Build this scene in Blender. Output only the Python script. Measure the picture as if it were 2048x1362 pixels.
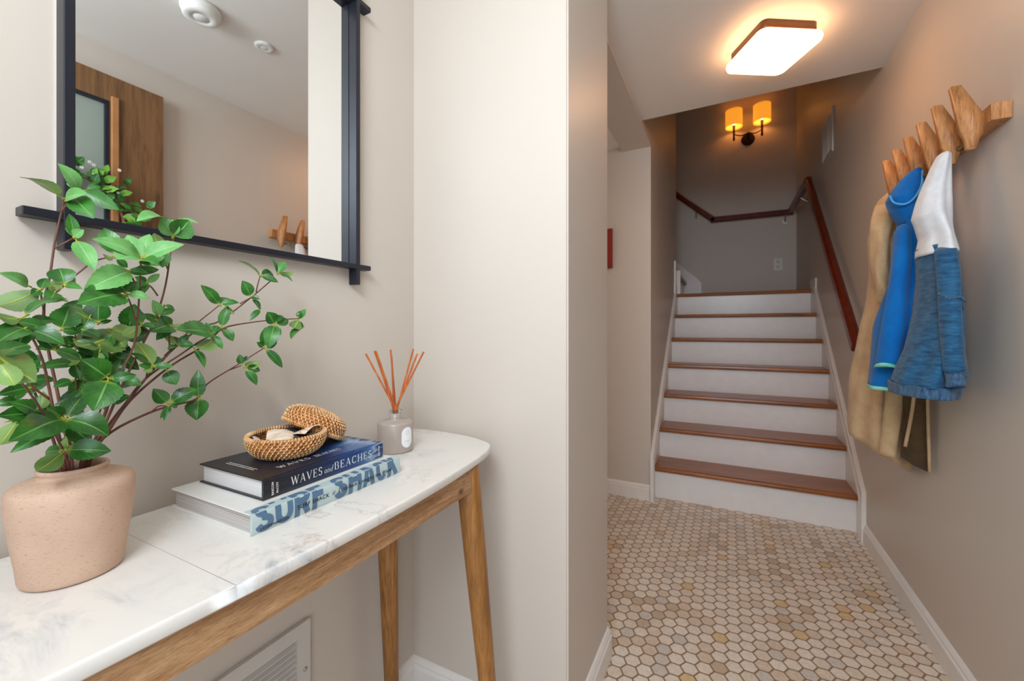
import bpy, bmesh, math, random
from mathutils import Vector, Matrix
R = math.radians
random.seed(7)
for o in list(bpy.data.objects): bpy.data.objects.remove(o, do_unlink=True)
S = bpy.context.scene
COL = S.collection

# ---------------------------------------------------------------- camera, world, light, exposure
cam_d = bpy.data.cameras.new('camera'); cam = bpy.data.objects.new('camera', cam_d); COL.objects.link(cam)
cam.location = (0, 0, 1.0165); cam.rotation_euler = (R(90), 0, 0.4757)
cam_d.sensor_width = 36; cam_d.lens = 839.59/2048*36
cam_d.shift_y = -22.0/2048; cam_d.clip_start = 0.02
cam_d.dof.use_dof = True; cam_d.dof.focus_distance = 0.60; cam_d.dof.aperture_fstop = 8.0
S.camera = cam
S.view_settings.view_transform = 'Standard'; S.view_settings.look = 'None'
S.view_settings.gamma = 1; S.view_settings.use_curve_mapping = False
S.view_settings.exposure = 0.08

wd = bpy.data.worlds.new('world'); S.world = wd; wd.use_nodes = True
bgn = wd.node_tree.nodes['Background']; bgn.inputs[0].default_value = (0.80, 0.90, 1.0, 1); bgn.inputs[1].default_value = 2.6

def area(name, loc, rot, sx, sy, power, col, spread=180, portal=False):
    l = bpy.data.lights.new(name, 'AREA'); l.shape = 'RECTANGLE'; l.size = sx; l.size_y = sy
    l.energy = power; l.color = col; l.spread = R(spread)
    if portal: l.cycles.is_portal = True
    o = bpy.data.objects.new(name, l); COL.objects.link(o); o.location = loc; o.rotation_euler = rot
    o.visible_camera = True
    return o
# daylight that comes in through the open front door behind the camera
area('doorway_daylight', (0.02, -0.47, 1.84), (R(82), 0, R(-5)), 0.74, 0.36, 18.0, (0.84, 0.93, 1.0))
# added warm fill in the left side passage, without a source of its own
area('side_passage_fill', (-1.55, 1.95, 1.2), (R(90), 0, R(-90)), 0.9, 1.6, 3.0, (1.0, 0.86, 0.70))
def point(name, loc, power, col, rad):
    l = bpy.data.lights.new(name, 'POINT'); l.energy = power; l.color = col; l.shadow_soft_size = rad
    o = bpy.data.objects.new(name, l); COL.objects.link(o); o.location = loc; return o

# ---------------------------------------------------------------- node helpers
def lin(c):
    return tuple(((v/255)/12.92 if v/255 <= .04045 else ((v/255+.055)/1.055)**2.4) for v in c) + (1,)
class NT:
    def __init__(s, name, rough=.5, metal=0, spec=.5):
        s.m = bpy.data.materials.new(name); s.m.use_nodes = True; s.t = s.m.node_tree
        s.b = s.t.nodes['Principled BSDF']; s.b.inputs['Roughness'].default_value = rough
        s.b.inputs['Metallic'].default_value = metal; s.b.inputs['Specular IOR Level'].default_value = spec
    def n(s, typ, **kw):
        x = s.t.nodes.new(typ)
        for k, v in kw.items(): setattr(x, k, v)
        return x
    def l(s, a, b): s.t.links.new(a, b)
    def coord(s, scale=(1, 1, 1), rot=(0, 0, 0), kind='Object', loc=(0, 0, 0)):
        if kind == 'World': src = s.n('ShaderNodeNewGeometry').outputs['Position']
        else: src = s.n('ShaderNodeTexCoord').outputs[kind]
        mp = s.n('ShaderNodeMapping'); mp.inputs['Scale'].default_value = scale; mp.inputs['Rotation'].default_value = rot
        mp.inputs['Location'].default_value = loc
        s.l(src, mp.inputs['Vector']); return mp.outputs[0]
    def noise(s, vec, scale=5, detail=4, rough=.5, dist=0):
        x = s.n('ShaderNodeTexNoise'); x.inputs['Scale'].default_value = scale; x.inputs['Detail'].default_value = detail
        x.inputs['Roughness'].default_value = rough; x.inputs['Distortion'].default_value = dist
        s.l(vec, x.inputs['Vector']); return x.outputs['Fac']
    def ramp(s, fac, stops, interp='LINEAR'):
        x = s.n('ShaderNodeValToRGB'); x.color_ramp.interpolation = interp; e = x.color_ramp.elements
        while len(e) < len(stops): e.new(.5)
        for i, (p, c) in enumerate(stops): e[i].position = p; e[i].color = lin(c) if len(c) == 3 else c
        s.l(fac, x.inputs[0]); return x.outputs[0]
    def mix(s, fac, a, b, blend='MIX'):
        x = s.n('ShaderNodeMix'); x.data_type = 'RGBA'; x.blend_type = blend
        for sock, v in ((x.inputs[0], fac), (x.inputs[6], a), (x.inputs[7], b)):
            if hasattr(v, 'links') or hasattr(v, 'is_linked'): s.l(v, sock)
            else: sock.default_value = v
        return x.outputs[2]
    def math(s, op, a, b=0.0, clamp=False):
        x = s.n('ShaderNodeMath'); x.operation = op; x.use_clamp = clamp
        for i, v in enumerate((a, b)):
            if hasattr(v, 'is_linked'): s.l(v, x.inputs[i])
            else: x.inputs[i].default_value = v
        return x.outputs[0]
    def vm(s, op, a, b=None, c=None):
        x = s.n('ShaderNodeVectorMath'); x.operation = op
        for i, v in enumerate((a, b, c)):
            if v is None: continue
            if hasattr(v, 'is_linked'): s.l(v, x.inputs[i])
            else: x.inputs[i].default_value = v
        return x
    def col(s, c):
        if hasattr(c, 'is_linked'): s.l(c, s.b.inputs['Base Color'])
        else: s.b.inputs['Base Color'].default_value = lin(c)
        return s
    def bump(s, h, strength=.3, dist=.001):
        x = s.n('ShaderNodeBump'); x.inputs['Strength'].default_value = strength; x.inputs['Distance'].default_value = dist
        s.l(h, x.inputs['Height']); s.l(x.outputs[0], s.b.inputs['Normal']); return s

def plain(name, c, rough=.5, metal=0, spec=.5, var=0.05, vs=20, bump=0, bs=200):
    k = NT(name, rough, metal, spec); v = k.coord()
    f = k.noise(v, vs, 3)
    a = tuple(max(0, x*(1-var)) for x in c); b = tuple(min(255, x*(1+var)) for x in c)
    k.col(k.ramp(f, [(.3, a), (.7, b)]))
    if bump: k.bump(k.noise(v, bs, 2), bump, .0006)
    return k.m
def wood(name, c1, c2, c3, axis='Y', scale=1.0, rough=.5, knots=False, fine=1.0):
    k = NT(name, rough)
    st = {'X': (1.2, 14, 14), 'Y': (14, 1.2, 14), 'Z': (14, 14, 1.2)}[axis]
    v = k.coord(tuple(q*scale for q in st)); v2 = k.coord(tuple(q*scale*6*fine for q in st))
    f = k.noise(v, 1.2, 6, .6, 1.5); g = k.noise(v2, 1.6, 5, .65, .6)
    base = k.ramp(f, [(.25, c1), (.5, c2), (.75, c3)])
    fine_ = k.ramp(g, [(.3, (150, 140, 130)), (.55, (255, 255, 255))])
    out = k.mix(.75, base, fine_, 'MULTIPLY')
    if knots:
        kv = k.coord((9, 9, 13)) ; vo = k.n('ShaderNodeTexVoronoi'); vo.inputs['Scale'].default_value = 1.0
        k.l(kv, vo.inputs['Vector'])
        kf = k.ramp(vo.outputs['Distance'], [(.02, (60, 28, 14)), (.07, (110, 62, 34)), (.13, (255, 255, 255))])
        out = k.mix(.9, out, kf, 'MULTIPLY')
    k.col(out); k.bump(g, .25, .0006); return k.m

M = {}
def wallpaint(name, c):
    k = NT(name, .42, 0, .35); v = k.coord(kind='World')
    f = k.noise(v, 1.3, 3); k.col(k.ramp(f, [(.3, tuple(x*.985 for x in c)), (.7, tuple(min(255, x*1.01) for x in c))]))
    k.bump(k.noise(v, 260, 2), .06, .0008); return k.m
M['wall'] = wallpaint('greige_wall_paint', (207, 196, 185))
M['ceil'] = wallpaint('white_ceiling_paint', (234, 229, 223))
M['trim'] = plain('white_trim_paint', (232, 227, 222), .32, var=.01)
M['riser'] = plain('white_riser_paint', (234, 230, 228), .28, var=.01)
M['tread'] = wood('stained_oak_tread', (122, 66, 18), (160, 92, 34), (186, 114, 48), 'X', 1, .3)
M['rail'] = wood('dark_cherry_handrail', (76, 22, 8), (104, 32, 12), (124, 44, 18), 'Y', 1, .3)
M['mango'] = wood('mango_wood', (146, 100, 62), (190, 146, 104), (214, 176, 134), 'Y', 2.2, .6, True, 2.6)
M['mangoleg'] = wood('mango_wood_leg', (128, 82, 36), (170, 116, 58), (196, 144, 82), 'Z', 1.0, .45)
M['peg'] = wood('oak_peg', (176, 112, 62), (204, 142, 88), (222, 168, 116), 'Z', 1.5, .5)
M['doorw'] = wood('brown_door_veneer', (124, 88, 54), (132, 94, 58), (140, 102, 66), 'Z', .5, .5)
M['black'] = plain('black_metal', (34, 36, 46), .38, .3, var=.05)
M['brass'] = plain('dark_brass', (120, 96, 60), .35, .9)
M['bronze'] = plain('oil_rubbed_bronze', (58, 36, 24), .4, .7)
M['nickel'] = plain('brushed_nickel', (190, 186, 178), .3, .9)
M['whiteplastic'] = plain('white_plastic', (232, 230, 226), .4, var=.01)
M['vent'] = plain('white_enamel', (206, 200, 194), .4, var=.01)
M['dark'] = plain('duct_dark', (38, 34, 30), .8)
M['red'] = plain('dark_red_canvas', (140, 30, 10), .6)

# floor: marble hexagons, 46 mm pitch
k = NT('hexagon_marble_mosaic', .35)
P = .0457; rr = (P*math.sqrt(3), P, 1.0); hh = tuple(q/2 for q in rr); nh = tuple(-q/2 for q in rr)
p0 = k.vm('SUBTRACT', k.n('ShaderNodeNewGeometry').outputs['Position'], (-.301, 1.385, 0)).outputs[0]
p0 = k.vm('MULTIPLY', p0, (1, 1, 0)).outputs[0]
ga = k.vm('WRAP', p0, hh, nh).outputs[0]
p1 = k.vm('SUBTRACT', p0, (rr[0]/2, rr[1]/2, 0)).outputs[0]
gb = k.vm('WRAP', p1, hh, nh).outputs[0]
la = k.vm('LENGTH', ga).outputs['Value']; lb = k.vm('LENGTH', gb).outputs['Value']
sel = k.math('LESS_THAN', lb, la)
mx = k.n('ShaderNodeMix'); mx.data_type = 'VECTOR'; k.l(sel, mx.inputs[0]); k.l(ga, mx.inputs[4]); k.l(gb, mx.inputs[5]); gv = mx.outputs[1]
cid = k.vm('SUBTRACT', p0, gv).outputs[0]
cid = k.vm('SNAP', k.vm('ADD', cid, (.004, .004, 0)).outputs[0], (.0114, .0114, 1)).outputs[0]
ab = k.vm('ABSOLUTE', gv).outputs[0]
d1 = k.vm('DOT_PRODUCT', ab, (0, 1, 0)).outputs['Value']; d2 = k.vm('DOT_PRODUCT', ab, (.8660254, .5, 0)).outputs['Value']
ed = k.math('DIVIDE', k.math('SUBTRACT', P/2, k.math('SMOOTH_MAX', d1, d2)), P/2)
for nd in k.t.nodes:
    if nd.type == 'MATH' and nd.operation == 'SMOOTH_MAX': nd.inputs[2].default_value = .004
wn = k.n('ShaderNodeTexWhiteNoise'); wn.noise_dimensions = '3D'; k.l(cid, wn.inputs['Vector'])
tile = k.ramp(wn.outputs['Value'], [(0, (234, 221, 206)), (.26, (226, 211, 194)), (.44, (232, 221, 208)), (.60, (220, 202, 182)), (.72, (236, 225, 211)), (.86, (212, 204, 196)), (.93, (202, 182, 158)), (.97, (222, 194, 150))], 'CONSTANT')
vn = k.noise(k.coord((60, 60, 60), kind='World'), 1.5, 4, .6, 1.2)
tile = k.mix(.35, tile, k.ramp(vn, [(.35, (200, 186, 168)), (.6, (255, 255, 255))]), 'MULTIPLY')
gf = k.ramp(ed, [(.05, (0, 0, 0)), (.15, (255, 255, 255))])
k.col(k.mix(gf, lin((140, 112, 90)), tile)); k.bump(gf, .5, .0012)
M['floor'] = k.m

# marble table top
k = NT('veined_white_marble', .22)
v = k.coord()
w = k.noise(v, 3.2, 5, .6, .4)
dv = k.n('ShaderNodeMix'); dv.data_type = 'VECTOR'; dv.inputs[0].default_value = .16
nn = k.n('ShaderNodeTexNoise'); nn.inputs['Scale'].default_value = 5; nn.inputs['Detail'].default_value = 6; k.l(v, nn.inputs['Vector'])
k.l(v, dv.inputs[4]); k.l(nn.outputs['Color'], dv.inputs[5])
wv = dv.outputs[1]
s1 = k.noise(wv, 6.5, 9, .62)
vein = k.math('ABSOLUTE', k.math('SUBTRACT', s1, .5))
vf = k.ramp(vein, [(0, (190, 190, 190)), (.014, (80, 80, 80)), (.045, (0, 0, 0))])
msk = k.ramp(k.noise(v, 5.0, 2), [(.52, (0, 0, 0)), (.66, (255, 255, 255))])
cloud = k.ramp(k.noise(k.coord((1.0, 2.4, 1), rot=(0, 0, .6)), 11, 8, .68, 1.0), [(.42, (231, 227, 221)), (.55, (210, 209, 208)), (.68, (158, 162, 168))])
base = k.mix(msk, lin((231, 227, 221)), cloud)
vcol = k.ramp(k.noise(v, 9, 2), [(.4, (150, 150, 152)), (.6, (168, 134, 108))])
vm_ = k.math('MULTIPLY', k.math('MULTIPLY', vf, .75), k.ramp(k.noise(v, 4.0, 2), [(.42, (40, 40, 40)), (.62, (255, 255, 255))]))
k.col(k.mix(vm_, base, vcol)); M['marble'] = k.m

# vase stoneware
k = NT('unglazed_stoneware', .75, 0, .3); v = k.coord()
a = k.ramp(k.noise(v, 14, 4), [(.35, (196, 164, 142)), (.65, (210, 178, 156))])
sp = k.ramp(k.noise(k.coord((1, 1, 3.0)), 260, 2), [(.28, (170, 140, 118)), (.42, (255, 255, 255))])
k.col(k.mix(.35, a, sp, 'MULTIPLY')); k.bump(k.noise(k.coord((1, 1, 3)), 320, 3), .35, .0006); M['vase'] = k.m

# leaves: midrib and veins drawn in the blade's own uv
def leafmat(name, top, mid, vein, back, rough):
    k = NT(name, rough, 0, .5)
    uv = k.n('ShaderNodeUVMap'); sx = k.n('ShaderNodeSeparateXYZ'); k.l(uv.outputs[0], sx.inputs[0])
    u, vv = sx.outputs[0], sx.outputs[1]
    au = k.math('ABSOLUTE', k.math('SUBTRACT', u, .5))
    rib = k.ramp(au, [(.015, (255, 255, 255)), (.04, (0, 0, 0))])
    side = k.math('FRACT', k.math('MULTIPLY', k.math('SUBTRACT', vv, k.math('MULTIPLY', au, .7)), 7.0))
    sv = k.ramp(k.math('ABSOLUTE', k.math('SUBTRACT', side, .5)), [(.03, (90, 90, 90)), (.12, (0, 0, 0))])
    nz = k.noise(k.coord(), 55, 4)
    c = k.ramp(nz, [(.35, top), (.65, mid)])
    allv = k.math('MAXIMUM', rib, sv)
    c = k.mix(k.math('MULTIPLY', allv, .7), c, lin(vein))
    basec = k.ramp(vv, [(.02, (190, 190, 60)), (.10, (0, 0, 0))])
    c = k.mix(k.ramp(vv, [(.03, (255, 255, 255)), (.16, (0, 0, 0))]), c, lin((150, 165, 40)))
    bf = k.n('ShaderNodeNewGeometry').outputs['Backfacing']
    bc = k.mix(rib, lin(back), lin((180, 190, 70)))
    k.col(k.mix(bf, c, bc)); k.bump(k.math('SUBTRACT', nz, allv), .5, .0009)
    return k.m
M['leafA'] = leafmat('green_leaf', (34, 88, 28), (62, 128, 46), (114, 176, 88), (122, 154, 84), .34)
M['leafB'] = leafmat('deep_green_leaf', (24, 72, 20), (44, 106, 30), (110, 170, 80), (104, 138, 70), .28)
M['leafC'] = leafmat('pale_green_leaf', (88, 152, 76), (118, 180, 102), (160, 205, 150), (140, 172, 116), .45)
M['stem'] = plain('reddish_brown_stem', (104, 62, 48), .5, var=.2, vs=60)
M['petiole'] = plain('yellow_green_petiole', (160, 168, 50), .5)

# ---------------------------------------------------------------- mesh helpers
def finish(name, bm, mat, parent=None, smooth=False, uvf=None):
    me = bpy.data.meshes.new(name); bm.normal_update(); bm.to_mesh(me); bm.free()
    mats = mat if isinstance(mat, (list, tuple)) else [mat]
    for m in mats: me.materials.append(m)
    if smooth:
        for p in me.polygons: p.use_smooth = True
    o = bpy.data.objects.new(name, me); COL.objects.link(o)
    if parent: o.parent = parent; o.matrix_parent_inverse = parent.matrix_basis.inverted()
    return o
def thing(name, label, cat, loc=(0, 0, 0), group=None):
    o = bpy.data.objects.new(name, None); COL.objects.link(o); o.location = loc; o.empty_display_size = .05
    o['label'] = label; o['category'] = cat
    if group: o['group'] = group
    return o
def tag(o, label, cat, group=None):
    o['label'] = label; o['category'] = cat
    if group: o['group'] = group
    return o
def struct(o, label=None):
    o['kind'] = 'structure'
    if label: o['label'] = label
    return o
def box(bm, x0, x1, y0, y1, z0, z1, mi=0, bev=0):
    b = bmesh.ops.create_cube(bm, size=1)
    bmesh.ops.scale(bm, vec=(x1-x0, y1-y0, z1-z0), verts=b['verts'])
    bmesh.ops.translate(bm, vec=((x0+x1)/2, (y0+y1)/2, (z0+z1)/2), verts=b['verts'])
    fs = set(f for v in b['verts'] for f in v.link_faces)
    for f in fs: f.material_index = mi
    if bev:
        es = set(e for v in b['verts'] for e in v.link_edges)
        bmesh.ops.bevel(bm, geom=list(es), offset=bev, segments=2, affect='EDGES', profile=.6)
    return b['verts']
def boxo(name, x0, x1, y0, y1, z0, z1, mat, parent=None, bev=0):
    bm = bmesh.new(); box(bm, x0, x1, y0, y1, z0, z1, 0, bev); return finish(name, bm, mat, parent)
def prism(bm, pts, axis, a0, a1, mi=0):
    """extrude the 2D outline pts along the given axis; pts are the two other coordinates in order"""
    def mk(p, a):
        if axis == 'X': return (a, p[0], p[1])
        if axis == 'Y': return (p[0], a, p[1])
        return (p[0], p[1], a)
    A = [bm.verts.new(mk(p, a0)) for p in pts]; B = [bm.verts.new(mk(p, a1)) for p in pts]
    fs = [bm.faces.new(A), bm.faces.new(B[::-1])]
    n = len(pts)
    for i in range(n): fs.append(bm.faces.new((A[i], B[i], B[(i+1) % n], A[(i+1) % n])))
    for f in fs: f.material_index = mi
    bmesh.ops.recalc_face_normals(bm, faces=fs)
    return A+B
def tube(bm, pts, rad, seg=8, mi=0, cap=True):
    pts = [Vector(p) for p in pts]; n = len(pts); rings = []
    rad = rad if isinstance(rad, (list, tuple)) else [rad]*n
    up = None
    for i, p in enumerate(pts):
        t = (pts[min(i+1, n-1)]-pts[max(i-1, 0)]).normalized()
        if up is None:
            up = t.orthogonal().normalized()
        else:
            up = (up - t*up.dot(t)); up = up.normalized() if up.length > 1e-6 else t.orthogonal().normalized()
        s = t.cross(up)
        rings.append([bm.verts.new(p+(up*math.cos(2*math.pi*j/seg)+s*math.sin(2*math.pi*j/seg))*rad[i]) for j in range(seg)])
    for i in range(n-1):
        for j in range(seg):
            f = bm.faces.new((rings[i][j], rings[i][(j+1) % seg], rings[i+1][(j+1) % seg], rings[i+1][j])); f.material_index = mi; f.smooth = True
    if cap:
        f = bm.faces.new(rings[0][::-1]); f.material_index = mi
        f = bm.faces.new(rings[-1]); f.material_index = mi
def smooth_path(pts, n=6):
    pts = [Vector(p) for p in pts]; P_ = [pts[0]*2-pts[1]]+pts+[pts[-1]*2-pts[-2]]; out = []
    for i in range(1, len(P_)-2):
        a, b, c, d = P_[i-1:i+3]
        for j in range(n):
            t = j/n
            out.append(.5*((2*b)+(c-a)*t+(2*a-5*b+4*c-d)*t*t+(3*b-a-3*c+d)*t**3))
    out.append(pts[-1]); return out
def lathe(bm, prof, c, seg=64, mi=0, close=False):
    rings = []
    for r, z in prof:
        if r < 1e-6: rings.append([bm.verts.new((c[0], c[1], c[2]+z))])
        else: rings.append([bm.verts.new((c[0]+r*math.cos(2*math.pi*j/seg), c[1]+r*math.sin(2*math.pi*j/seg), c[2]+z)) for j in range(seg)])
    for a, b in zip(rings, rings[1:]):
        for j in range(seg):
            q = [a[j % len(a)], a[(j+1) % len(a)], b[(j+1) % len(b)], b[j % len(b)]]
            q2 = []
            for v_ in q:
                if v_ not in q2: q2.append(v_)
            if len(q2) > 2:
                f = bm.faces.new(q2); f.material_index = mi; f.smooth = True
def loft(bm, rings, capb=False, capt=False, closed=True):
    V = [[bm.verts.new(p) for p in r] for r in rings]; n = len(V[0])
    for a, b in zip(V, V[1:]):
        for j in range(n if closed else n-1):
            f = bm.faces.new((a[j], a[(j+1) % n], b[(j+1) % n], b[j])); f.smooth = True
    if capb: bm.faces.new(V[0][::-1])
    if capt: bm.faces.new(V[-1])
    return V
def lerp(tab, z):
    tab = sorted(tab)
    if z <= tab[0][0]: return tab[0][1:]
    for a, b in zip(tab, tab[1:]):
        if z <= b[0]:
            t = (z-a[0])/(b[0]-a[0]); t = t*t*(3-2*t) if False else t
            return tuple(p+(q-p)*t for p, q in zip(a[1:], b[1:]))
    return tab[-1][1:]
def dupl(src, name=None, parent=None, loc=None):
    c = src.copy(); COL.objects.link(c)
    if parent: c.parent = parent
    if loc is not None: c.location = loc
    return c

# ---------------------------------------------------------------- the room
XL, XR = -.798, .5835; YN = .937; XP = -.335; YS = 1.302; YF = 2.60; XS = -.41; YC = 2.302
HC = 2.128; YB = 4.843; HT = 3.75; XFAR = -1.9; YRR = -.45
T = .10
struct(boxo('floor', XFAR-.1, XR+T, YRR-T, YB+T, -.1, 0, M['floor']))
struct(boxo('wall_right', XR, XR+T, YRR-T, YB+T, 0, HT, M['wall']))
struct(boxo('wall_left', XL-T, XL, YRR-T, YN, 0, HC, M['wall']))
bm = bmesh.new(); prism(bm, [(XL-T, YN), (XP, YN), (XP, YS), (XL-T, YS)], 'Z', 0, HC); bmesh.ops.bevel(bm, geom=[e for e in bm.edges if abs(e.verts[0].co.x-XP) < 1e-4 and abs(e.verts[1].co.x-XP) < 1e-4 and abs(e.verts[0].co.z-e.verts[1].co.z) > 1], offset=.004, segments=2, affect='EDGES')
struct(finish('wall_niche', bm, M['wall']))
struct(boxo('wall_passage', XFAR, XS-.11, YF, YF+.10, 0, 2.2, M['wall']))
struct(boxo('wall_passage_end', XFAR-T, XFAR, YS, YF+.1, 0, 2.2, M['wall']))
struct(boxo('wall_passage_near', XFAR, XL-T, YS-.10, YS, 0, 2.2, M['wall']))
struct(boxo('wall_stair_left', XS-.11, XS, YF, 3.956, 0, HT, M['wall']))
struct(boxo('wall_back', XFAR, XR+T, YB, YB+T, 1.0, HT, M['wall']))
struct(boxo('wall_flight_end', XFAR-T, XFAR, YF+.1, YB+T, 0, HT, M['wall']))
# front wall with the open doorway behind the camera
bm = bmesh.new()
box(bm, XL-T, -.36, YRR-T, YRR, 0, HC); box(bm, .52, XR+T, YRR-T, YRR, 0, HC); box(bm, -.36, .52, YRR-T, YRR, 2.03, HC)
struct(finish('wall_front', bm, M['wall']))
# ceilings
bm = bmesh.new(); box(bm, XL-T, XR+T, YRR-T, YC, HC, HC+.16)
struct(finish('ceiling', bm, M['ceil']))
# wall above the hall ceiling edge, header over the side passage, passage ceiling
struct(boxo('wall_header', XL-T, XR+T, YC-.10, YC, HC+.16, HT, M['wall']))
bm = bmesh.new(); box(bm, -.577, XS+.004, YS, YF, 2.105, HC-.001); box(bm, -.577, XS+.004, YC, YF, HC-.001, HT)
struct(finish('wall_passage_header', bm, M['wall']))
struct(boxo('ceiling_passage', XFAR, -.577, YS, YF, 2.135, 2.2, M['ceil']))
struct(boxo('ceiling_stairwell', XFAR-T, XR+T, YC-.1, YB+T, HT, HT+.1, M['wall']))
# back side of the flight that turns left
struct(boxo('wall_flight_near', XFAR, XS-.11, 3.846, 3.956, 0, HT, M['wall']))

def base_prof(h=.09, t=.014):
    return [(0, 0), (t, 0), (t, h*.72), (t*.55, h*.80), (t*.75, h*.86), (t*.35, h*.96), (0, h)]
def baseboard(name, p0, p1, nrm, label=None, h=.09, m0=0, m1=0):
    """moulded board along p0-p1; nrm points into the room; m0/m1 stretch the outer face at each end (mitres)"""
    bm = bmesh.new(); d = Vector((p1[0]-p0[0], p1[1]-p0[1], 0)); L = d.length; d.normalize(); nv = Vector((nrm[0], nrm[1], 0))
    A, B = [], []
    for q, z in base_prof(h):
        A.append(bm.verts.new(Vector((p0[0], p0[1], z))+nv*q+d*(m0*q))); B.append(bm.verts.new(Vector((p1[0], p1[1], z))+nv*q+d*(m1*q)))
    n = len(A); fs = [bm.faces.new(A), bm.faces.new(B[::-1])]
    for i in range(n): fs.append(bm.faces.new((A[i], A[(i+1) % n], B[(i+1) % n], B[i])))
    bmesh.ops.recalc_face_normals(bm, faces=fs)
    return struct(finish(name, bm, M['trim']), label)
baseboard('baseboard_right', (XR, YRR), (XR, 2.555), (-1, 0))
baseboard('baseboard_left', (XL, YRR), (XL, YN), (1, 0), m1=-1)
baseboard('baseboard_niche', (XL, YN), (XP, YN), (0, -1), m0=1, m1=1)
baseboard('baseboard_partition', (XP, YN), (XP, YS), (1, 0), m0=-1, m1=0)
baseboard('baseboard_passage', (XFAR, YF), (XS-.004, YF), (0, -1))

# ---------------------------------------------------------------- staircase
RISE, RUN, Y0 = .19, .2197, 2.6675
SL, SR = -.4022+.004, .573
st = thing('staircase', 'straight white staircase with seven brown oak treads going up to the landing', 'stairs', (0, Y0, 0))
for i in range(7):
    y = Y0+i*RUN; z = i*RISE
    boxo('riser', SL, SR, y, y+.018, z, z+RISE-.027, M['riser'], st)
    bm = bmesh.new()
    y1 = y+RUN+.018 if i < 6 else YB-.002
    x0 = SL if i < 6 else SL+.002
    prism(bm, [(y-.028, z+RISE-.014), (y-.026, z+RISE-.004), (y-.020, z+RISE), (y1, z+RISE), (y1, z+RISE-.027), (y-.020, z+RISE-.027), (y-.026, z+RISE-.023)], 'X', x0, SR)
    finish('tread', bm, M['tread'], st)
# skirt boards: a raking board with a moulded cap on the wall side
def skirt(x0, x1, xm, ytop, yend, endz, ybot):
    sl = RISE/RUN
    bm = bmesh.new()
    def zc(y): return .27+ (y-2.60)*sl
    yk = ybot
    zt = zc(yk)
    out = [(yk, 0), (yk, zt), (ytop, zc(ytop)), (ytop, zc(ytop)-.42), (yk+.3, 0)]
    prism(bm, out, 'X', x0, x1)
    # cap moulding follows the top edge and the front end
    for dz, xa, xb in ((.0, min(x0, xm), max(x1, xm)),):
        w_ = .018
        prism(bm, [(yk-.012, 0), (yk-.012, zt+.010), (ytop, zc(ytop)+.022), (ytop, zc(ytop)-.004), (yk+.012, zt-.008), (yk+.012, 0)], 'X', xa, xb)
        prism(bm, [(yk+.030, .0), (yk+.030, zt-.032), (ytop, zc(ytop)-.032), (ytop, zc(ytop)-.046), (yk+.042, zt-.046), (yk+.042, 0)], 'X', xa, xb)
    return bm
finish('skirt_board', skirt(XS+.0005, SL, SL+.008, 3.81, 0, 0, 2.585), M['trim'], st)
finish('skirt_board', skirt(SR-.001, XR-.0005, SR-.009, 3.80, 0, 0, 2.555), M['trim'], st)
for xa, xb in ((XS+.0005, SL), (SR-.001, XR-.0005)):
    finish('skirt_board', (lambda b: (box(b, xa, xb, 3.795, 4.02, 1.00, 1.40), b)[1])(bmesh.new()), M['trim'], st)
# landing end of the left skirt
bm = bmesh.new(); box(bm, XS+.001, XS+.014, 3.80, 3.83, 1.33, 1.60); box(bm, XS+.001, XS+.036, 3.956, 3.972, 1.33, 1.535)
finish('skirt_end_post', bm, M['trim'], st)
# the next flight, turning left from the landing
s2 = thing('staircase', 'short white and brown flight turning left off the landing, mostly hidden', 'stairs', (-.4, 4.4, 1.33))
for i in range(5):
    x = -.42-i*RUN; z = 1.33+i*RISE
    boxo('riser', x-.018, x, 3.958, YB-.02, z, z+RISE-.027, M['riser'], s2)
    boxo('tread', x-RUN-.018, x+.028, 3.958, YB-.02, z+RISE-.027, z+RISE, M['tread'], s2)
bm = bmesh.new()
prism(bm, [(-.25, 1.33), (-.25, 1.50), (-.27, 1.53), (-.30, 1.56), (-.50, 1.74), (-1.5, 2.60), (-1.5, 2.3), (-.42, 1.33)], 'Y', YB-.018, YB-.0005)
finish('skirt_board', bm, M['trim'], s2)

# ---------------------------------------------------------------- handrail on right and back wall
hr = thing('handrail', 'dark cherry wooden handrail climbing the right stair wall and round the landing', 'handrail', (XR-.05, 3.4, 1.2))
bm = bmesh.new()
path = [(XR-.055, 2.478, .93), (XR-.055, 3.77, 2.125), (XR-.055, 4.80-.03, 2.125), (-.145, 4.79, 2.14), (-1.2, 4.79, 3.05)]
def railbar(bm, a, b, w=.042, h=.055):
    a, b = Vector(a), Vector(b); d = (b-a).normalized(); sd = d.cross(Vector((0, 0, 1))).normalized(); up = sd.cross(d)
    prof = [(-w/2, -h/2+.008), (-w/2+.008, -h/2), (w/2-.008, -h/2), (w/2, -h/2+.008), (w/2, h/2-.012), (w/2-.012, h/2), (-w/2+.012, h/2), (-w/2, h/2-.012)]
    A = [bm.verts.new(a+sd*p+up*q) for p, q in prof]; B = [bm.verts.new(b+sd*p+up*q) for p, q in prof]
    fs = [bm.faces.new(A), bm.faces.new(B[::-1])]
    for i in range(8): fs.append(bm.faces.new((A[i], A[(i+1) % 8], B[(i+1) % 8], B[i])))
    bmesh.ops.recalc_face_normals(bm, faces=fs)
railbar(bm, (XR-.055, 2.45, .935), (XR-.055, 3.80, 2.135)); finish('rail', bm, M['rail'], hr)
bm = bmesh.new(); railbar(bm, (XR-.055, 3.765, 2.125), (XR-.055, 4.81, 2.15)); finish('rail', bm, M['rail'], hr)
bm = bmesh.new(); railbar(bm, (XR-.035, 4.788, 2.14), (-.16, 4.788, 2.145)); finish('rail', bm, M['rail'], hr)
bm = bmesh.new(); railbar(bm, (-.13, 4.788, 2.14), (-1.2, 4.788, 3.07)); finish('rail', bm, M['rail'], hr)
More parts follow.
